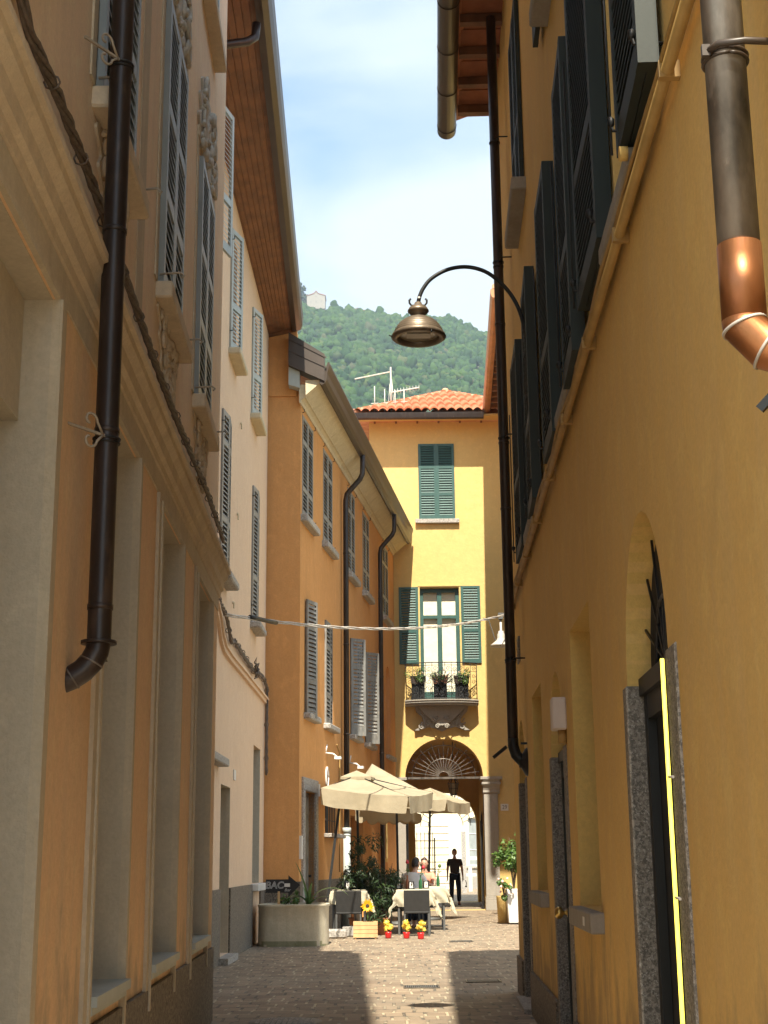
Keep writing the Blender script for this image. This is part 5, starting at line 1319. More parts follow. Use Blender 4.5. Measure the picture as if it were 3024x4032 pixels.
U1 = thing('parasol', 'nearest square cream parasol, its dark pole slanting down beside the concrete planter', 'parasol', (-1.20, 28.9, 0), 0, 'cream cafe parasols')
def rel(T, p): return Vector(p) - T.location
ap1 = (-.62, 29.9, 3.16)
cs1 = [(-1.30, 28.5, 2.84), (.42, 28.3, 2.66), (.98, 30.7, 2.84), (-1.15, 31.2, 3.0)]
canopy('canopy', rel(U1, ap1), [rel(U1, c) for c in cs1], U1, .035, .33, 1)
m = MB(); ap_ = rel(U1, ap1); 
cv = [ap_ + Vector((dx, dy, -.04)) for dx, dy in ((-.33, -.25), (.30, -.28), (.38, .3), (-.3, .3))]; tip = ap_ + Vector((0, 0, .10))
for k in range(4):
    a, b = cv[k], cv[(k + 1) % 4]; m.add([tip, a, b, a.lerp(b, .5) + Vector((0, 0, -.02))], [(0, 1, 3), (0, 3, 2)]); m.add([a, b, b - Vector((0, 0, .07)), a - Vector((0, 0, .05))], [(0, 1, 2, 3)])
m.build('vent', 'canvas', U1, recalc=False)
m = MB(); m.bar(rel(U1, (-1.27, 28.75, 0.0)), rel(U1, (-.92, 28.95, 2.74)), .05, .05); m.build('pole', 'blackiron', U1)
m = MB(); m.bar(rel(U1, (-.58, 30.1, 0.0)), rel(U1, (-.62, 29.9, 3.2)), .05, .05); m.build('pole', 'blackiron', U1)
m = MB()
for c in cs1: m.bar(rel(U1, (-.62, 29.9, 3.16)), rel(U1, c) + Vector((0, 0, -.03)), .02, .02)
m.build('ribs', 'blackiron', U1)
m = MB(); m.box(-.35, .3, -.3, .3, 0, .05); m.build('base', 'greymetal', U1)
U2 = thing('parasol', 'second cream parasol further back, its peak rising behind the nearest one', 'parasol', (.25, 34.2, 0), 0, 'cream cafe parasols')
ap2 = (-.34, 33.6, 3.64); cs2 = [(-.52, 32.6, 3.30), (.82, 32.4, 2.92), (.95, 34.8, 3.0), (-.6, 35.0, 3.3)]
canopy('canopy', rel(U2, ap2), [rel(U2, c) for c in cs2], U2, .05, .24, 3)
m = MB(); m.bar(rel(U2, (.25, 34.2, 0)), rel(U2, (.22, 33.8, 3.2)), .055, .055); m.build('pole', 'blackiron', U2)
m = MB(); [m.bar(rel(U2, (.1, 33.7, 3.1)), rel(U2, c) + Vector((0, 0, -.03)), .02) for c in cs2]; m.build('ribs', 'blackiron', U2)
m = MB(); m.lathe([(0, 0), (.3, 0), (.3, .05), (.05, .08), (0, .08)], n=20); m.build('base', 'greymetal', U2)
U3 = thing('parasol', 'third cream parasol at the back, its corner reaching in front of the passage arch', 'parasol', (1.0, 36.6, 0), 0, 'cream cafe parasols')
ap3 = (1.1, 36.6, 3.22); cs3 = [(.35, 35.3, 2.98), (1.45, 35.0, 2.86), (2.10, 36.6, 2.84), (.3, 37.8, 2.98)]
canopy('canopy', rel(U3, ap3), [rel(U3, c) for c in cs3], U3, .05, .26, 5)
m = MB(); m.bar(rel(U3, (1.0, 36.6, 0)), rel(U3, (1.1, 36.6, 3.2)), .055, .055); m.build('pole', 'blackiron', U3)
m = MB(); m.lathe([(0, 0), (.3, 0), (.3, .05), (.05, .08), (0, .08)], n=20); m.build('base', 'greymetal', U3)

# ================================================================== PEOPLE
def skin_mesh(name, pts, edges, rad, mat, parent, sub=2):
    me = bpy.data.meshes.new('t'); me.from_pydata([tuple(p) for p in pts], edges, []); o = bpy.data.objects.new('t', me); COL.objects.link(o)
    o.modifiers.new('s', 'SKIN'); sv = me.skin_vertices[0].data
    for i, r_ in enumerate(rad):
        r_ = r_ if isinstance(r_, tuple) else (r_, r_); sv[i].radius = r_; sv[i].use_root = (i == 0)
    md = o.modifiers.new('d', 'SUBSURF'); md.levels = sub; md.render_levels = sub
    dg = bpy.context.evaluated_depsgraph_get(); dg.update()
    m2 = bpy.data.meshes.new_from_object(o.evaluated_get(dg)); bpy.data.objects.remove(o); m2.name = name
    m2.materials.clear(); m2.materials.append(MT[mat])
    for p in m2.polygons: p.use_smooth = True
    r_ = bpy.data.objects.new(name, m2); COL.objects.link(r_); r_.parent = parent; return r_
def head(parent, c, rz, tilt, hairmat, long_hair=False, s=1.0):
    """head with brow, nose, mouth, ears; faces -y before rotation"""
    M = Matrix.Translation(c) @ Matrix.Rotation(rz, 4, 'Z') @ Matrix.Rotation(tilt, 4, 'X') @ Matrix.Scale(s, 4)
    vs, fs = ICO[3]; m = MB(); m.smooth = True; m.xf = M; v = []
    for x, y, z in vs:
        X, Y, Z = x * .074, y * .092, z * .118
        if z < 0: X *= 1 + .30 * z; Y *= 1 + .12 * z
        if y < 0 and z < .2: Y *= .96
        if y < -.6 and abs(x) < .22 and -.35 < z < .15: Y -= .020 * (1 - abs(x) / .22) * (1 - abs(z + .15) / .3 if abs(z + .15) < .3 else 0) * 1.2
        if y < -.5 and .05 < z < .22 and .2 < abs(x) < .55: Y += .009
        if y < -.5 and -.62 < z < -.46 and abs(x) < .35: Y -= .006
        v.append((X, Y, Z))
    m.add(v, fs)
    for sg in (-1, 1): m.blob((sg * .076, .005, -.005), .022, 2, 0, (.4, .8, 1.4))
    h = m.build('head', 'skin', parent, recalc=False)
    m = MB(); m.xf = M
    for sg in (-1, 1): m.blob((sg * .030, -.079, .016), .0085, 2, 0, (1.3, .6, .8))
    m.build('eye', 'hair', h)
    m = MB(); m.xf = M; m.blob((0, -.083, -.060), .018, 2, 0, (1.3, .35, .35)); m.build('mouth', 'rosered', h)
    m = MB(); m.smooth = True; m.xf = M; v = []
    for x, y, z in vs:
        k = 1.09 + .03 * noise.noise(Vector((x * 4, y * 4, z * 4)))
        X, Y, Z = x * .078 * k, y * .096 * k + .008, z * .122 * k + .006
        hl = .30 if y < 0 else -.45
        if z < hl - .25 * (1 if y > .2 else 0): 
            if long_hair and y > -.15: Z = Z * 1.9 - .02; X *= 1.15
            else: X *= .86; Y = Y * .84 + .004; Z = max(Z, -.05) if y > 0 else Z * .6
        if y < -.35 and z < .55: X *= .9; Y *= .80; 
        v.append((X, Y, Z))
    m.add(v, fs); m.build('hair', hairmat, h, recalc=False)
    return h
def hand(pts, edges, rad, iw, wrist, d, side, fl=1.0, curl=.5):
    """palm and five fingers as chains rooted in the palm"""
    d = Vector(d).normalized(); s_ = Vector(side).normalized(); nrm = d.cross(s_).normalized(); w = Vector(wrist)
    pts.append(w + d * .045); rad.append((.030, .014)); edges.append((iw, len(pts) - 1)); ip = len(pts) - 1
    for k in range(4):
        L = (.066, .078, .072, .056)[k] * fl; root = w + d * .085 + s_ * (.026 - .0175 * k)
        a = root; pts.append(a); rad.append(.0095); edges.append((ip, len(pts) - 1)); ia = len(pts) - 1
        dd = (d * math.cos(curl) + nrm * math.sin(curl)); b = a + dd * L * .5; pts.append(b); rad.append(.0085); edges.append((ia, len(pts) - 1))
        dd = (d * math.cos(curl * 2.1) + nrm * math.sin(curl * 2.1)); e = b + dd * L * .5; pts.append(e); rad.append(.007); edges.append((len(pts) - 2, len(pts) - 1))
    a = w + d * .03 + s_ * .032; pts.append(a); rad.append(.011); edges.append((ip, len(pts) - 1))
    pts.append(a + d * .028 + s_ * .018 + nrm * .01); rad.append(.010); edges.append((len(pts) - 2, len(pts) - 1))
    pts.append(a + d * .055 + s_ * .022 + nrm * .02); rad.append(.008); edges.append((len(pts) - 2, len(pts) - 1))
def person(label, loc, rz, P, R_, cloth_top, cloth_leg, hairm, headrot, tilt=0, long_hair=False, s=1.0, short=True):
    T = thing('person', label, 'person', loc, rz); V = lambda n: Vector(P[n])
    names = ['pelvis', 'waist', 'chest', 'neckb', 'neck']
    pts = []; rad = []; edges = []; idx = {}
    def add(n, r_, prev=None):
        pts.append(V(n) if isinstance(n, str) else n); rad.append(r_); i = len(pts) - 1
        if isinstance(n, str): idx[n] = i
        if prev is not None: edges.append((idx[prev] if isinstance(prev, str) else prev, i))
        return i
    add('pelvis', (.15, .11)); add('waist', (.135, .095), 'pelvis'); add('chest', (.165, .11), 'waist'); add('neckb', (.10, .07), 'chest'); add('neck', (.052, .052), 'neckb')
    pts.append(V('neck') + (V('head') - V('neck')) * .6); rad.append(.05); edges.append((idx['neck'], len(pts) - 1))
    for sd in 'LR':
        add('sh' + sd, .060, 'chest'); add('el' + sd, .042, 'sh' + sd); add('wr' + sd, (.028, .022), 'el' + sd)
        hand(pts, edges, rad, idx['wr' + sd], V('wr' + sd), P['hd' + sd], P['hs' + sd], curl=P.get('curl', .45))
        add('hip' + sd, .090, 'pelvis'); add('kn' + sd, .062, 'hip' + sd); add('an' + sd, .040, 'kn' + sd); add('to' + sd, (.040, .028), 'an' + sd)
    skin_mesh('body', pts, edges, rad, 'skin', T)
    head(T, V('head'), headrot, tilt, hairm, long_hair, 1.0)
    # shirt
    q = [V('pelvis') + Vector((0, 0, .02)), V('waist'), V('chest'), V('neckb') - Vector((0, 0, .02))]; r_ = [(.172, .13), (.158, .118), (.185, .128), (.115, .09)]; e = [(0, 1), (1, 2), (2, 3)]
    for sd in 'LR':
        q.append(V('sh' + sd)); r_.append(.078); e.append((2, len(q) - 1)); a, b = V('sh' + sd), V('el' + sd)
        k = .62 if short else .1
        q.append(a.lerp(b, k)); r_.append(.064); e.append((len(q) - 2, len(q) - 1))
    skin_mesh('shirt', q, e, r_, cloth_top, T)
    q = [V('pelvis') + Vector((0, 0, .0))]; r_ = [(.165, .125)]; e = []
    for sd in 'LR':
        q.append(V('hip' + sd)); r_.append(.108); e.append((0, len(q) - 1)); q.append(V('kn' + sd)); r_.append(.082); e.append((len(q) - 2, len(q) - 1)); q.append(V('an' + sd) + (V('kn' + sd) - V('an' + sd)) * .08); r_.append(.072); e.append((len(q) - 2, len(q) - 1))
    skin_mesh('trousers', q, e, r_, cloth_leg, T)
    for sd in 'LR':
        q = [V('an' + sd) + Vector((0, 0, -.03)), V('an' + sd).lerp(V('to' + sd), .5) + Vector((0, 0, -.015)), V('to' + sd)]
        skin_mesh('shoe', q, [(0, 1), (1, 2)], [(.05, .045), (.052, .04), (.045, .03)], 'blackiron', T)
    return T
# walking man in the passage, mid stride towards us
P = dict(pelvis=(0, 0, .96), waist=(0, .0, 1.10), chest=(0, .0, 1.32), neckb=(0, .0, 1.46), neck=(0, -.005, 1.53), head=(0, -.02, 1.675),
         shL=(-.19, .0, 1.42), elL=(-.235, .03, 1.14), wrL=(-.24, -.03, .90), hdL=(-.02, -.1, -1), hsL=(.3, -1, 0), shR=(.19, 0, 1.42), elR=(.24, .02, 1.14), wrR=(.26, -.06, .90), hdR=(.05, -.15, -1), hsR=(-.3, -1, 0),
         hipL=(-.095, 0, .93), knL=(-.11, .03, .50), anL=(-.12, .10, .10), toL=(-.14, -.03, .035), hipR=(.095, 0, .93), knR=(.12, -.06, .50), anR=(.12, -.08, .09), toR=(.14, -.22, .045))
W = person('man in a dark T-shirt and dark trousers walking towards us through the arched passage', (2.2, 48.0, 0), 0.0, P, None, 'darktee', 'jeans', 'hair', 0.0, .12)
m = MB(); m.tube([(.34, -.10, .80), (.37, -.12, .70), (.35, -.14, .62)], .012, 6); m.lathe([(0, 0), (.03, .0), (.035, .03), (.0, .06)], (.35, -.13, .58), 10)
o = m.build('camera', 'blackiron'); o.location = (2.2, 48, 0); tag(o, 'small dark object hanging from the walking man\'s left hand', 'handheld object')
# seated man, back to us, leaning right
def seated(sz=1.0, lean=0.0, phone=False):
    h = .53
    P = dict(pelvis=(0, 0, h + .10), waist=(lean * .2, -.02, h + .26), chest=(lean * .5, .0 - .02, h + .50), neckb=(lean * .8, -.03, h + .64), neck=(lean * .9, -.035, h + .70), head=(lean * 1.15, -.06, h + .835),
             shL=(-.185 + lean * .6, -.02, h + .59), shR=(.185 + lean * .6, -.02, h + .59), hipL=(-.09, 0, h + .06), hipR=(.09, 0, h + .06), knL=(-.13, -.42, h + .08), knR=(.13, -.42, h + .08),
             anL=(-.13, -.40, .12), anR=(.13, -.40, .12), toL=(-.14, -.56, .045), toR=(.14, -.56, .045), curl=.6)
    if not phone: P.update(elL=(-.30 + lean * .4, -.16, h + .36), wrL=(-.20, -.36, h + .38), hdL=(.3, -.9, .1), hsL=(.9, .3, 0), elR=(.30 + lean * .4, -.16, h + .36), wrR=(.16, -.36, h + .38), hdR=(-.3, -.9, .1), hsR=(-.9, .3, 0))
    else: P.update(elL=(-.25, -.16, h + .38), wrL=(-.10, -.30, h + .50), hdL=(.4, -.5, .6), hsL=(.6, .2, -.5), elR=(.25, -.16, h + .36), wrR=(.02, -.31, h + .46), hdR=(-.3, -.5, .6), hsR=(-.6, .3, .5))
    return P
person('seated man with dark hair and white T-shirt, seen from behind at the cafe table', (.48, 30.95, 0), PI * .93, seated(1, -.10), None, 'tee', 'jeans', 'hair', -.55, .05)
wo = person('seated woman with long brown hair and coral top, facing us and holding a phone', (.80, 32.15, 0), -.25, seated(1, .02, True), None, 'pink', 'jeans', 'hairbrown', .15, .1, True)
m = MB(); m.xf = Matrix.Translation((.74, 31.80, 1.08)) @ Matrix.Rotation(.5, 4, 'Y') @ Matrix.Rotation(-.5, 4, 'X'); m.box(-.038, .038, -.005, .005, -.075, .075)
o = m.build('phone', 'white', bev=.003); tag(o, 'white phone held up in the seated woman\'s hands', 'phone')

# ================================================================== RIGHT HAND POTS, NUMBER PLATE, DRAINS
RP = thing('tall_planter', 'tall tapered grey planter just beyond the ochre corner', 'planter', (2.93, 33.8, 0))
m = MB(); taperbox(m, -.22, .22, -.22, .22, 0.03, .78, .78); m.build('planter_body', 'white', RP, bev=.01); m = MB(); m.box(-.12, .12, -.12, .12, 0, .03); m.build('foot', 'blackiron', RP)
shrub((2.90, 33.8, .72), 1.25, .36, 8, 'glossy round-leaved green shrub growing in the tall grey planter', 1700, .085, 'leaf', .6, None, 'leafy_shrub', None, (1, .9, .85), 8, .62)
o = shrub((2.66, 33.55, .55), .5, .15, 9, 'low pink-flowering geranium spilling from the yellow planter', 330, .075, 'leaf', .75, None, 'flowering_plant', None, (1.1, 1, 1.5), 5, .55)
m = MB()
for k in range(9): 
    rn = random.Random(k); m.blob((rn.uniform(-.18, .22), rn.uniform(-.2, .0), rn.uniform(.12, .55)), .032, 1, .3)
m.build('blooms', 'pinkpetal', o)
RP2 = thing('tall_planter', 'tall yellow glazed planter standing at the foot of the granite pier', 'planter', (2.68, 34.2, 0)); m = MB(); m.lathe([(0, 0), (.13, 0), (.16, .6), (.17, .62), (.15, .62), (.14, .55), (0, .55)], n=24); m.build('planter_body', 'yellow', RP2)
NP = thing('number_plate', 'small white tile with the house number 29 on the yellow wall', 'number plate', (3.52, 43.4, 2.96))
m = MB(); m.box(-.115, .115, -.02, -.001, -.10, .10); m.build('tile', 'white', NP, bev=.004); text('29', .17, 'greymetal', NP, (0, -.0215, 0), sx=.9)
def grate(x, y, w, d, rz, lab, nb=16):
    T = thing('drain_grate', lab, 'drain grate', (x, y, .004), rz, 'drain grates in the paving'); m = MB()
    m.box(-w / 2, w / 2, -d / 2, -d / 2 + .02, 0, .008); m.box(-w / 2, w / 2, d / 2 - .02, d / 2, 0, .008); m.box(-w / 2, -w / 2 + .02, -d / 2 + .02, d / 2 - .02, 0, .008); m.box(w / 2 - .02, w / 2, -d / 2 + .02, d / 2 - .02, 0, .008)
    m.build('frame', 'zinc', T); m = MB()
    for k in range(nb): xx = -w / 2 + .03 + (w - .06) * k / nb; m.box(xx, xx + .012, -d / 2 + .02, d / 2 - .02, 0.0, .007)
    m.build('bars', 'greymetal', T); m = MB(); m.box(-w / 2 + .02, w / 2 - .02, -d / 2 + .02, d / 2 - .02, 0, .002); m.build('pit', 'dark', T)
grate(.38, 17.3, .42, .34, 0, 'pale drain cover at the edge of the sunlit strip'); grate(1.14, 18.0, .42, .3, 0, 'slotted drain grate in the shaded paving by the ochre corner', 22)
grate(1.15, 33.4, .4, .5, 0, 'drain cover beside the terrace chairs'); grate(1.32, 26.8, .42, .4, 0, 'drain cover just beyond the shadow edge')
MH = thing('manhole_cover', 'round cast-iron manhole cover in the shaded paving at the bottom edge', 'manhole cover', (-.95, 13.75, .004)); m = MB(); m.lathe([(0, .006), (.33, .006), (.34, .0)], n=40); m.build('lid', 'greymetal', MH)
m = MB()
for i in range(-6, 7):
    for j in range(-6, 7):
        if i * i + j * j < 36: m.box(i * .05 - .017, i * .05 + .017, j * .05 - .017, j * .05 + .017, .0061, .010)
m.build('tread', 'palegranite', MH)
# balcony flower boxes
for i, (x, lab) in enumerate(((.98, 'dark flower trough at the left of the iron balcony'), (1.65, 'terracotta trough in the middle of the iron balcony'), (2.3, 'dark flower trough at the right of the iron balcony'))):
    T = thing('flower_trough', lab, 'flower trough', (x, FY - .42, 6.62), 0, 'flower troughs on the balcony'); m = MB(); taperbox(m, -.24, .24, -.1, .1, 0, .24, .85); m.build('trough', 'soil' if i != 1 else 'terracotta', T)
    m = MB(); leafcloud(m, (0, -.10, .22), .30, 420, .055, 40 + i, (1.1, .7, .7), .5); m.build('foliage', 'leaf', T)
    m = MB(); rn = random.Random(i); [m.blob((rn.uniform(-.25, .25), rn.uniform(-.15, .05), rn.uniform(.25, .42)), .022, 1, .3) for k in range(12)]; m.build('blooms', 'pinkpetal', T)
    m = MB(); m.box(-.2, .2, -.02, .02, -.48, -.0); m.build('stand', 'blackiron', T)

# ================================================================== PASSAGE: lantern, gates; court behind
LN = thing('lantern', 'black iron lantern hanging on a chain in the passage arch', 'lantern', (2.12, 46.0, 3.40))
m = MB(); m.tube([(0, 0, .62), (0, 0, 1.75)], .012, 6)
for k in range(6):
    t0, t1 = 2 * PI * k / 6, 2 * PI * (k + 1) / 6; A_ = lambda r_, z, t: (r_ * math.cos(t), r_ * math.sin(t), z)
    for (ra, za, rb, zb) in ((.10, .05, .17, .42), (.17, .42, .05, .58), (.10, .05, .03, -.03)): m.bar(A_(ra, za, t0), A_(rb, zb, t0), .016)
    for rr, zz in ((.10, .05), (.17, .42), (.14, .25)): m.bar(A_(rr, zz, t0), A_(rr, zz, t1), .014)
    m.tube(spiral((.12 * math.cos(t0), .12 * math.sin(t0), .55), .06, .02, 0, 6, 10, (math.cos(t0), math.sin(t0), 0), (0, 0, 1)), .008, 5)
m.build('cage', 'blackiron', LN)
m = MB(); m.lathe([(.09, .06), (.155, .41)], n=6); m.build('glazing', 'lampglass', LN)
m = MB(); m.tube([(0, 0, .08), (0, 0, .28)], .02, 8); m.build('bulb', 'white', LN)
def gate(loc, rz, w, h, lab, nb, mat='blackiron', top=True, r_=.009):
    T = thing('iron_gate', lab, 'gate', loc, rz); m = MB()
    for x in (0, w): m.box(x - .025, x + .025, -.025, .025, 0.02, h)
    for z in (.08, .24, h * .45, h * .5, h - .12): m.box(.025, w - .025, -.012, .012, z, z + .03)
    m.build('frame', mat, T); m = MB()
    for k in range(nb): x = (k + .5) * w / nb; m.tube([(x, 0, .09), (x, 0, h + (.12 * math.sin(PI * k / nb) if top else .15)), (x, 0, h + .2 + (.12 * math.sin(PI * k / nb) if top else .05))], [r_, r_, .002], 5)
    m.build('bars', mat, T); return T
gate((2.86, 44.3, 0), math.radians(82), 1.15, 2.6, 'black wrought-iron gate leaf folded back at the right side of the passage', 9)
gate((.62, 44.4, 0), math.radians(97), 1.15, 2.6, 'black wrought-iron gate leaf folded back at the left side of the passage', 9)
gate((1.02, 53.8, 0), 0, .72, 2.25, 'tall grey iron railing gate beyond the passage, at its left', 5, 'zinc', False, .012)
CT = thing('courtyard_building', 'pale sunlit courtyard building with barred window seen through the passage', 'building', (0, 76, 0), 0)
slab('wall', rect(-6, 12, 0, 11), [rect(4.22, 5.3, 1.15, 3.6)], .4, 'rose', CT)
m = MB()
for k in range(9): m.box(2.0, 3.2, -.03, -.001, .3 + k * .36, .56 + k * .36)
m.build('quoins', 'rose', CT); m = MB()
for k in range(9): m.box(-6, 3.2, -.006, -.0005, .27 + k * .36, .295 + k * .36)
m.build('scored_joints', 'stone', CT)
w = pane(CT, 4.22, 5.3, 1.15, 3.6, .15, 'bluegrey', 'white', (1, 2)); m = MB(); m.box(4.1, 5.4, -.12, .1, 1.05, 1.14); m.build('sill', 'palegranite', w); m = MB(); m.box(3.6, 12, -.04, -.001, 0, 1.0); m.build('plinth', 'stone', CT)
T = thing('sign_post', 'pale post with small signs standing in the courtyard', 'sign post', (3.45, 66, 0)); m = MB(); m.box(-.10, .10, -.03, .03, 0, 2.7); m.build('post', 'palegranite', T); m = MB(); m.box(-.62, -.12, -.02, .02, 1.45, 1.75); m.box(.15, .65, -.02, .02, 1.45, 1.6); m.build('sign_board', 'white', T)
T = thing('white_cross_post', 'low white cross-shaped post in the courtyard by the pale wall', 'post', (3.95, 70, 0)); m = MB(); m.box(-.08, .08, -.04, .04, 0, 1.1); m.box(-.28, .28, -.035, .035, .7, .82); m.build('post', 'white', T)
# TV aerials on the tiled roof
T = thing('tv_aerial', 'tall TV aerial mast with two long booms on the tiled roof', 'aerial', (.27, 45.0, 16.1)); m = MB(); m.tube([(0, 0, -.3), (0, 0, 1.38)], .026, 8); m.tube([(.12, .1, -.3), (.03, 0, .95)], .014, 6); m.tube([(-.12, .1, -.3), (-.03, 0, .8)], .011, 6); m.build('mast', 'lampwhite', T)
for (x0, z0, dx, dz) in ((-.02, 1.22, -1.18, -.24), (.02, .50, .92, .16)):
    m = MB(); m.bar((x0, 0, z0), (x0 + dx, 0, z0 + dz), .035); n = 9
    for k in range(n + 1): t = k / n; m.tube([(x0 + dx * t, -.02, z0 + dz * t - (.10 if dx > 0 else .02)), (x0 + dx * t, .02, z0 + dz * t + (.10 if dx > 0 else .02))], .008, 5)
    m.build('boom', 'lampwhite', T)
for i, (x, h) in enumerate(((-.27, .62), (.06, .50), (.40, .45), (.70, .42))):
    m = MB(); m.tube([(0, 0, -.25), (0, 0, h)], .018, 6); m.bar((-.12, 0, .02), (.12, 0, .04), .02)
    o = m.build('short_aerial', 'lampwhite'); o.location = (x, 44.2 + .45 * (x + .3), 15.92 + .2 * (x + .3)); tag(o, ('short white rod aerial at the left end of the tiled roof', 'short white rod just left of the tall TV mast', 'short white rod just right of the tall TV mast', 'short white rod aerial furthest right, near the ridge')[i], 'aerial', 'short rod aerials on the tiled roof')

# ================================================================== HILL, WOOD, HOUSES, HAZE
RX = [-400, -180, -84, -71, -52, -27, 14, 56, 91, 140, 400]; RE = [.405, .408, .410, .4085, .4030, .3990, .3925, .3915, .3790, .372, .35]
def ridge(x): return float(np.interp(x, RX, RE))      # elevation ratio of the bare skyline at distance 1200
def hz_(x, y):
    top = ridge(x * 1200 / max(y, 400)) * 1200
    t = (y - 350) / (1200 - 350)
    z = top * max(0, t) ** .92 if y <= 1200 else top - (y - 1200) * .5
    k = min(1, max(0, (1130 - y) / 130))
    return z + 16 * noise.noise(Vector((x * .012, y * .012, 1.3))) * k * (1 if y > 400 else 0) + 5 * noise.noise(Vector((x * .04, y * .04, 5))) * k
nx, ny = 90, 60; v = []
for j in range(ny + 1):
    y = 350 + (1500 - 350) * j / ny
    for i in range(nx + 1):
        x = -420 + 840 * i / nx; v.append((x, y, hz_(x, y) - 2))
m = MB(); m.smooth = True; m.add(v, [(j * (nx + 1) + i, j * (nx + 1) + i + 1, (j + 1) * (nx + 1) + i + 1, (j + 1) * (nx + 1) + i) for j in range(ny) for i in range(nx)])
tag(m.build('hill', 'earth', recalc=False), kind='structure')
def forest():
    vs0, fs0 = ICO[2]; V0 = np.array(vs0); F0 = np.array(fs0); rng = np.random.RandomState(5)
    allv = []; allf = []; off = 0; cnt = 0
    for q in range(14500):
        y = rng.uniform(700, 1225); x = rng.uniform(-190, 190) * y / 1200 
        if -69 < x < -46 and 1130 < y: continue
        if y < 1100 and rng.rand() < .12: continue
        z = hz_(x, y); r = rng.uniform(2.2, 4.4) * (1.25 if rng.rand() < .12 else 1); tall = rng.uniform(.9, 1.4)
        if rng.rand() < .05: tall *= 1.6; r *= .7
        nb = 3 if y > 900 else 2
        for b in range(nb):
            rr = r * rng.uniform(.55, .8); d = rng.uniform(-1, 1, 3) * r * .55; d[2] *= tall * .6
            k = 1 + rng.uniform(-.28, .28, (len(V0), 1))
            P_ = V0 * k * np.array([rr, rr, rr * tall]) + np.array([x, y, z + r * .9 * tall]) + d
            allv.append(P_); allf.append(F0 + off); off += len(V0)
    Vv = np.concatenate(allv); Ff = np.concatenate(allf)
    me = bpy.data.meshes.new('woodland'); me.vertices.add(len(Vv)); me.vertices.foreach_set('co', Vv.astype(np.float32).ravel())
    me.loops.add(len(Ff) * 3); me.loops.foreach_set('vertex_index', Ff.astype(np.int32).ravel()); me.polygons.add(len(Ff)); me.polygons.foreach_set('loop_start', np.arange(0, len(Ff) * 3, 3, dtype=np.int32)); me.polygons.foreach_set('loop_total', np.full(len(Ff), 3, dtype=np.int32))
    me.update(); me.validate()
    mt, n, b = new_mat('woodland_leaves'); g = N(n, 'ShaderNodeNewGeometry')
    rp_ = N(n, 'ShaderNodeValToRGB'); e = rp_.color_ramp.elements; e[0].position = 0; e[0].color = (.012, .036, .012, 1); e[1].position = 1; e[1].color = (.085, .135, .028, 1)
    for p_, c_ in ((.35, (.028, .065, .016, 1)), (.7, (.05, .10, .022, 1)), (.93, (.075, .115, .03, 1)), (.95, (.10, .085, .05, 1))): el = e.new(p_); el.color = c_
    n.links.new(g.outputs['Random Per Island'], rp_.inputs[0])
    col = mixc(n, noise_fac(n, .03, 4, (1, 1, 1), .4, .6), rp_.outputs[0], (.022, .052, .020), .5); col = mixc(n, noise_fac(n, .9, 3, (1, 1, 1), .4, .7), col, (.015, .035, .012), .5)
    n.links.new(col, b.inputs['Base Color']); b.inputs['Roughness'].default_value = .9; b.inputs['Specular IOR Level'].default_value = .1
    me.materials.append(mt); o = bpy.data.objects.new('woodland', me); COL.objects.link(o); tag(o, 'dense green wood covering the hillside above the roofs', 'wood', kind='stuff')
forest()
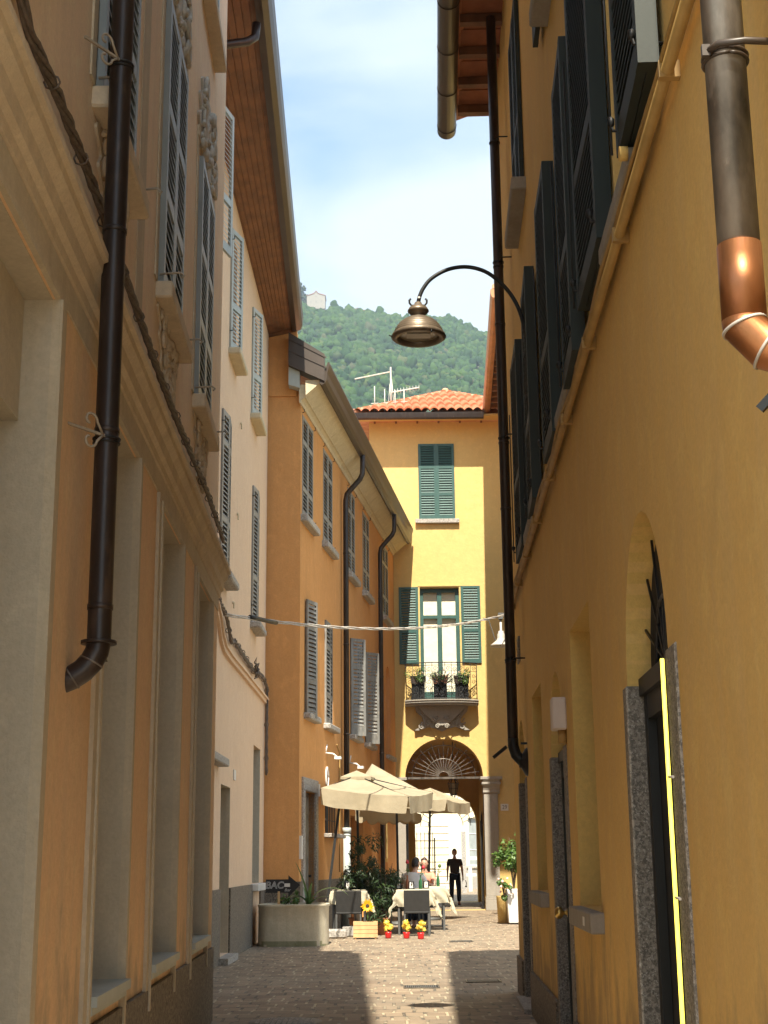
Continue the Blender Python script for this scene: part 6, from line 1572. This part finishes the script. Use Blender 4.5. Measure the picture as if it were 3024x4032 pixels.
def hillhouse(x, y, w, h, rz, lab):
    z = hz_(x, y) + (5 if w > 14 else 3); T = thing('hill_house', lab, 'house', (x, y, z), rz, None)
    m = MB(); m.prism([(-w / 2, 0), (w / 2, 0), (w / 2, h), (w * .12, h * 1.14), (0, h * 1.35), (-w * .12, h * 1.14), (-w / 2, h)], 0, w * .8); m.build('wall', 'stone', T)
    for (dx, zz, ww, hh) in ((0, h * .95, .9, 1.6), (0, h * .55, 1.0, 2.0), (-w * .28, h * .55, .9, 1.5), (w * .28, h * .55, .9, 1.5)):
        m = MB(); m.box(dx - ww / 2, dx + ww / 2, -.1, -.01, zz - hh / 2, zz + hh / 2); m.build('window', 'weathered', T)
    m = MB(); m.prism([(-w / 2 - .6, h - .1), (-w * .12, h * 1.16), (0, h * 1.37), (w * .12, h * 1.16), (w / 2 + .6, h - .1), (w / 2 + .6, h + .3), (w * .12, h * 1.20), (0, h * 1.42), (-w * .12, h * 1.20), (-w / 2 - .6, h + .3)], -.4, w * .8 + .4); m.build('roof', 'terracotta', T)
hillhouse(-57.5, 1160, 16, 12, 0, 'pale yellow hilltop villa with curved gable beside a tall dark tree')
hillhouse(-22.0, 1190, 12, 5, .3, 'small pale house half hidden in trees along the ridge')
for i, (x, y, h, r_) in enumerate(((-74, 1172, 26, 6.5), (-69.5, 1176, 22, 4.5))):
    T = thing('conifer', ('tall dark tree left of the hilltop villa', 'shorter dark tree right beside the hilltop villa')[i], 'tree', (x, y, hz_(x, y) - 2)); m = MB(); m.tube([(0, 0, 0), (0, 0, h)], [.6, .15], 8); m.build('trunk', 'vine', T)
    m = MB(); rn = random.Random(i)
    for k in range(60): t = rn.random(); a = rn.uniform(0, 6.3); rr = r_ * (1 - t * .75) * rn.uniform(.3, 1); m.blob((rr * math.cos(a), rr * math.sin(a), h * (.25 + .78 * t)), r_ * rn.uniform(.18, .34), 1, .3, (1, 1, .7))
    m.build('crown', 'darkleaf', T)
# haze
m = MB(); m.box(-430, 430, -62, 1520, -1.2, 620); hz = m.build('haze', 'dark'); hz.data.materials.clear()
hm = bpy.data.materials.new('haze'); hm.use_nodes = True; n = hm.node_tree; n.nodes.clear(); oo = n.nodes.new('ShaderNodeOutputMaterial'); pv = n.nodes.new('ShaderNodeVolumePrincipled')
pv.inputs['Color'].default_value = (.72, .86, 1.0, 1); pv.inputs['Density'].default_value = .00022; pv.inputs['Anisotropy'].default_value = .2
n.links.new(pv.outputs[0], oo.inputs['Volume']); hz.data.materials.append(hm); hz['kind'] = 'stuff'
hz['label'] = 'thin pale summer haze'; hz['category'] = 'haze'
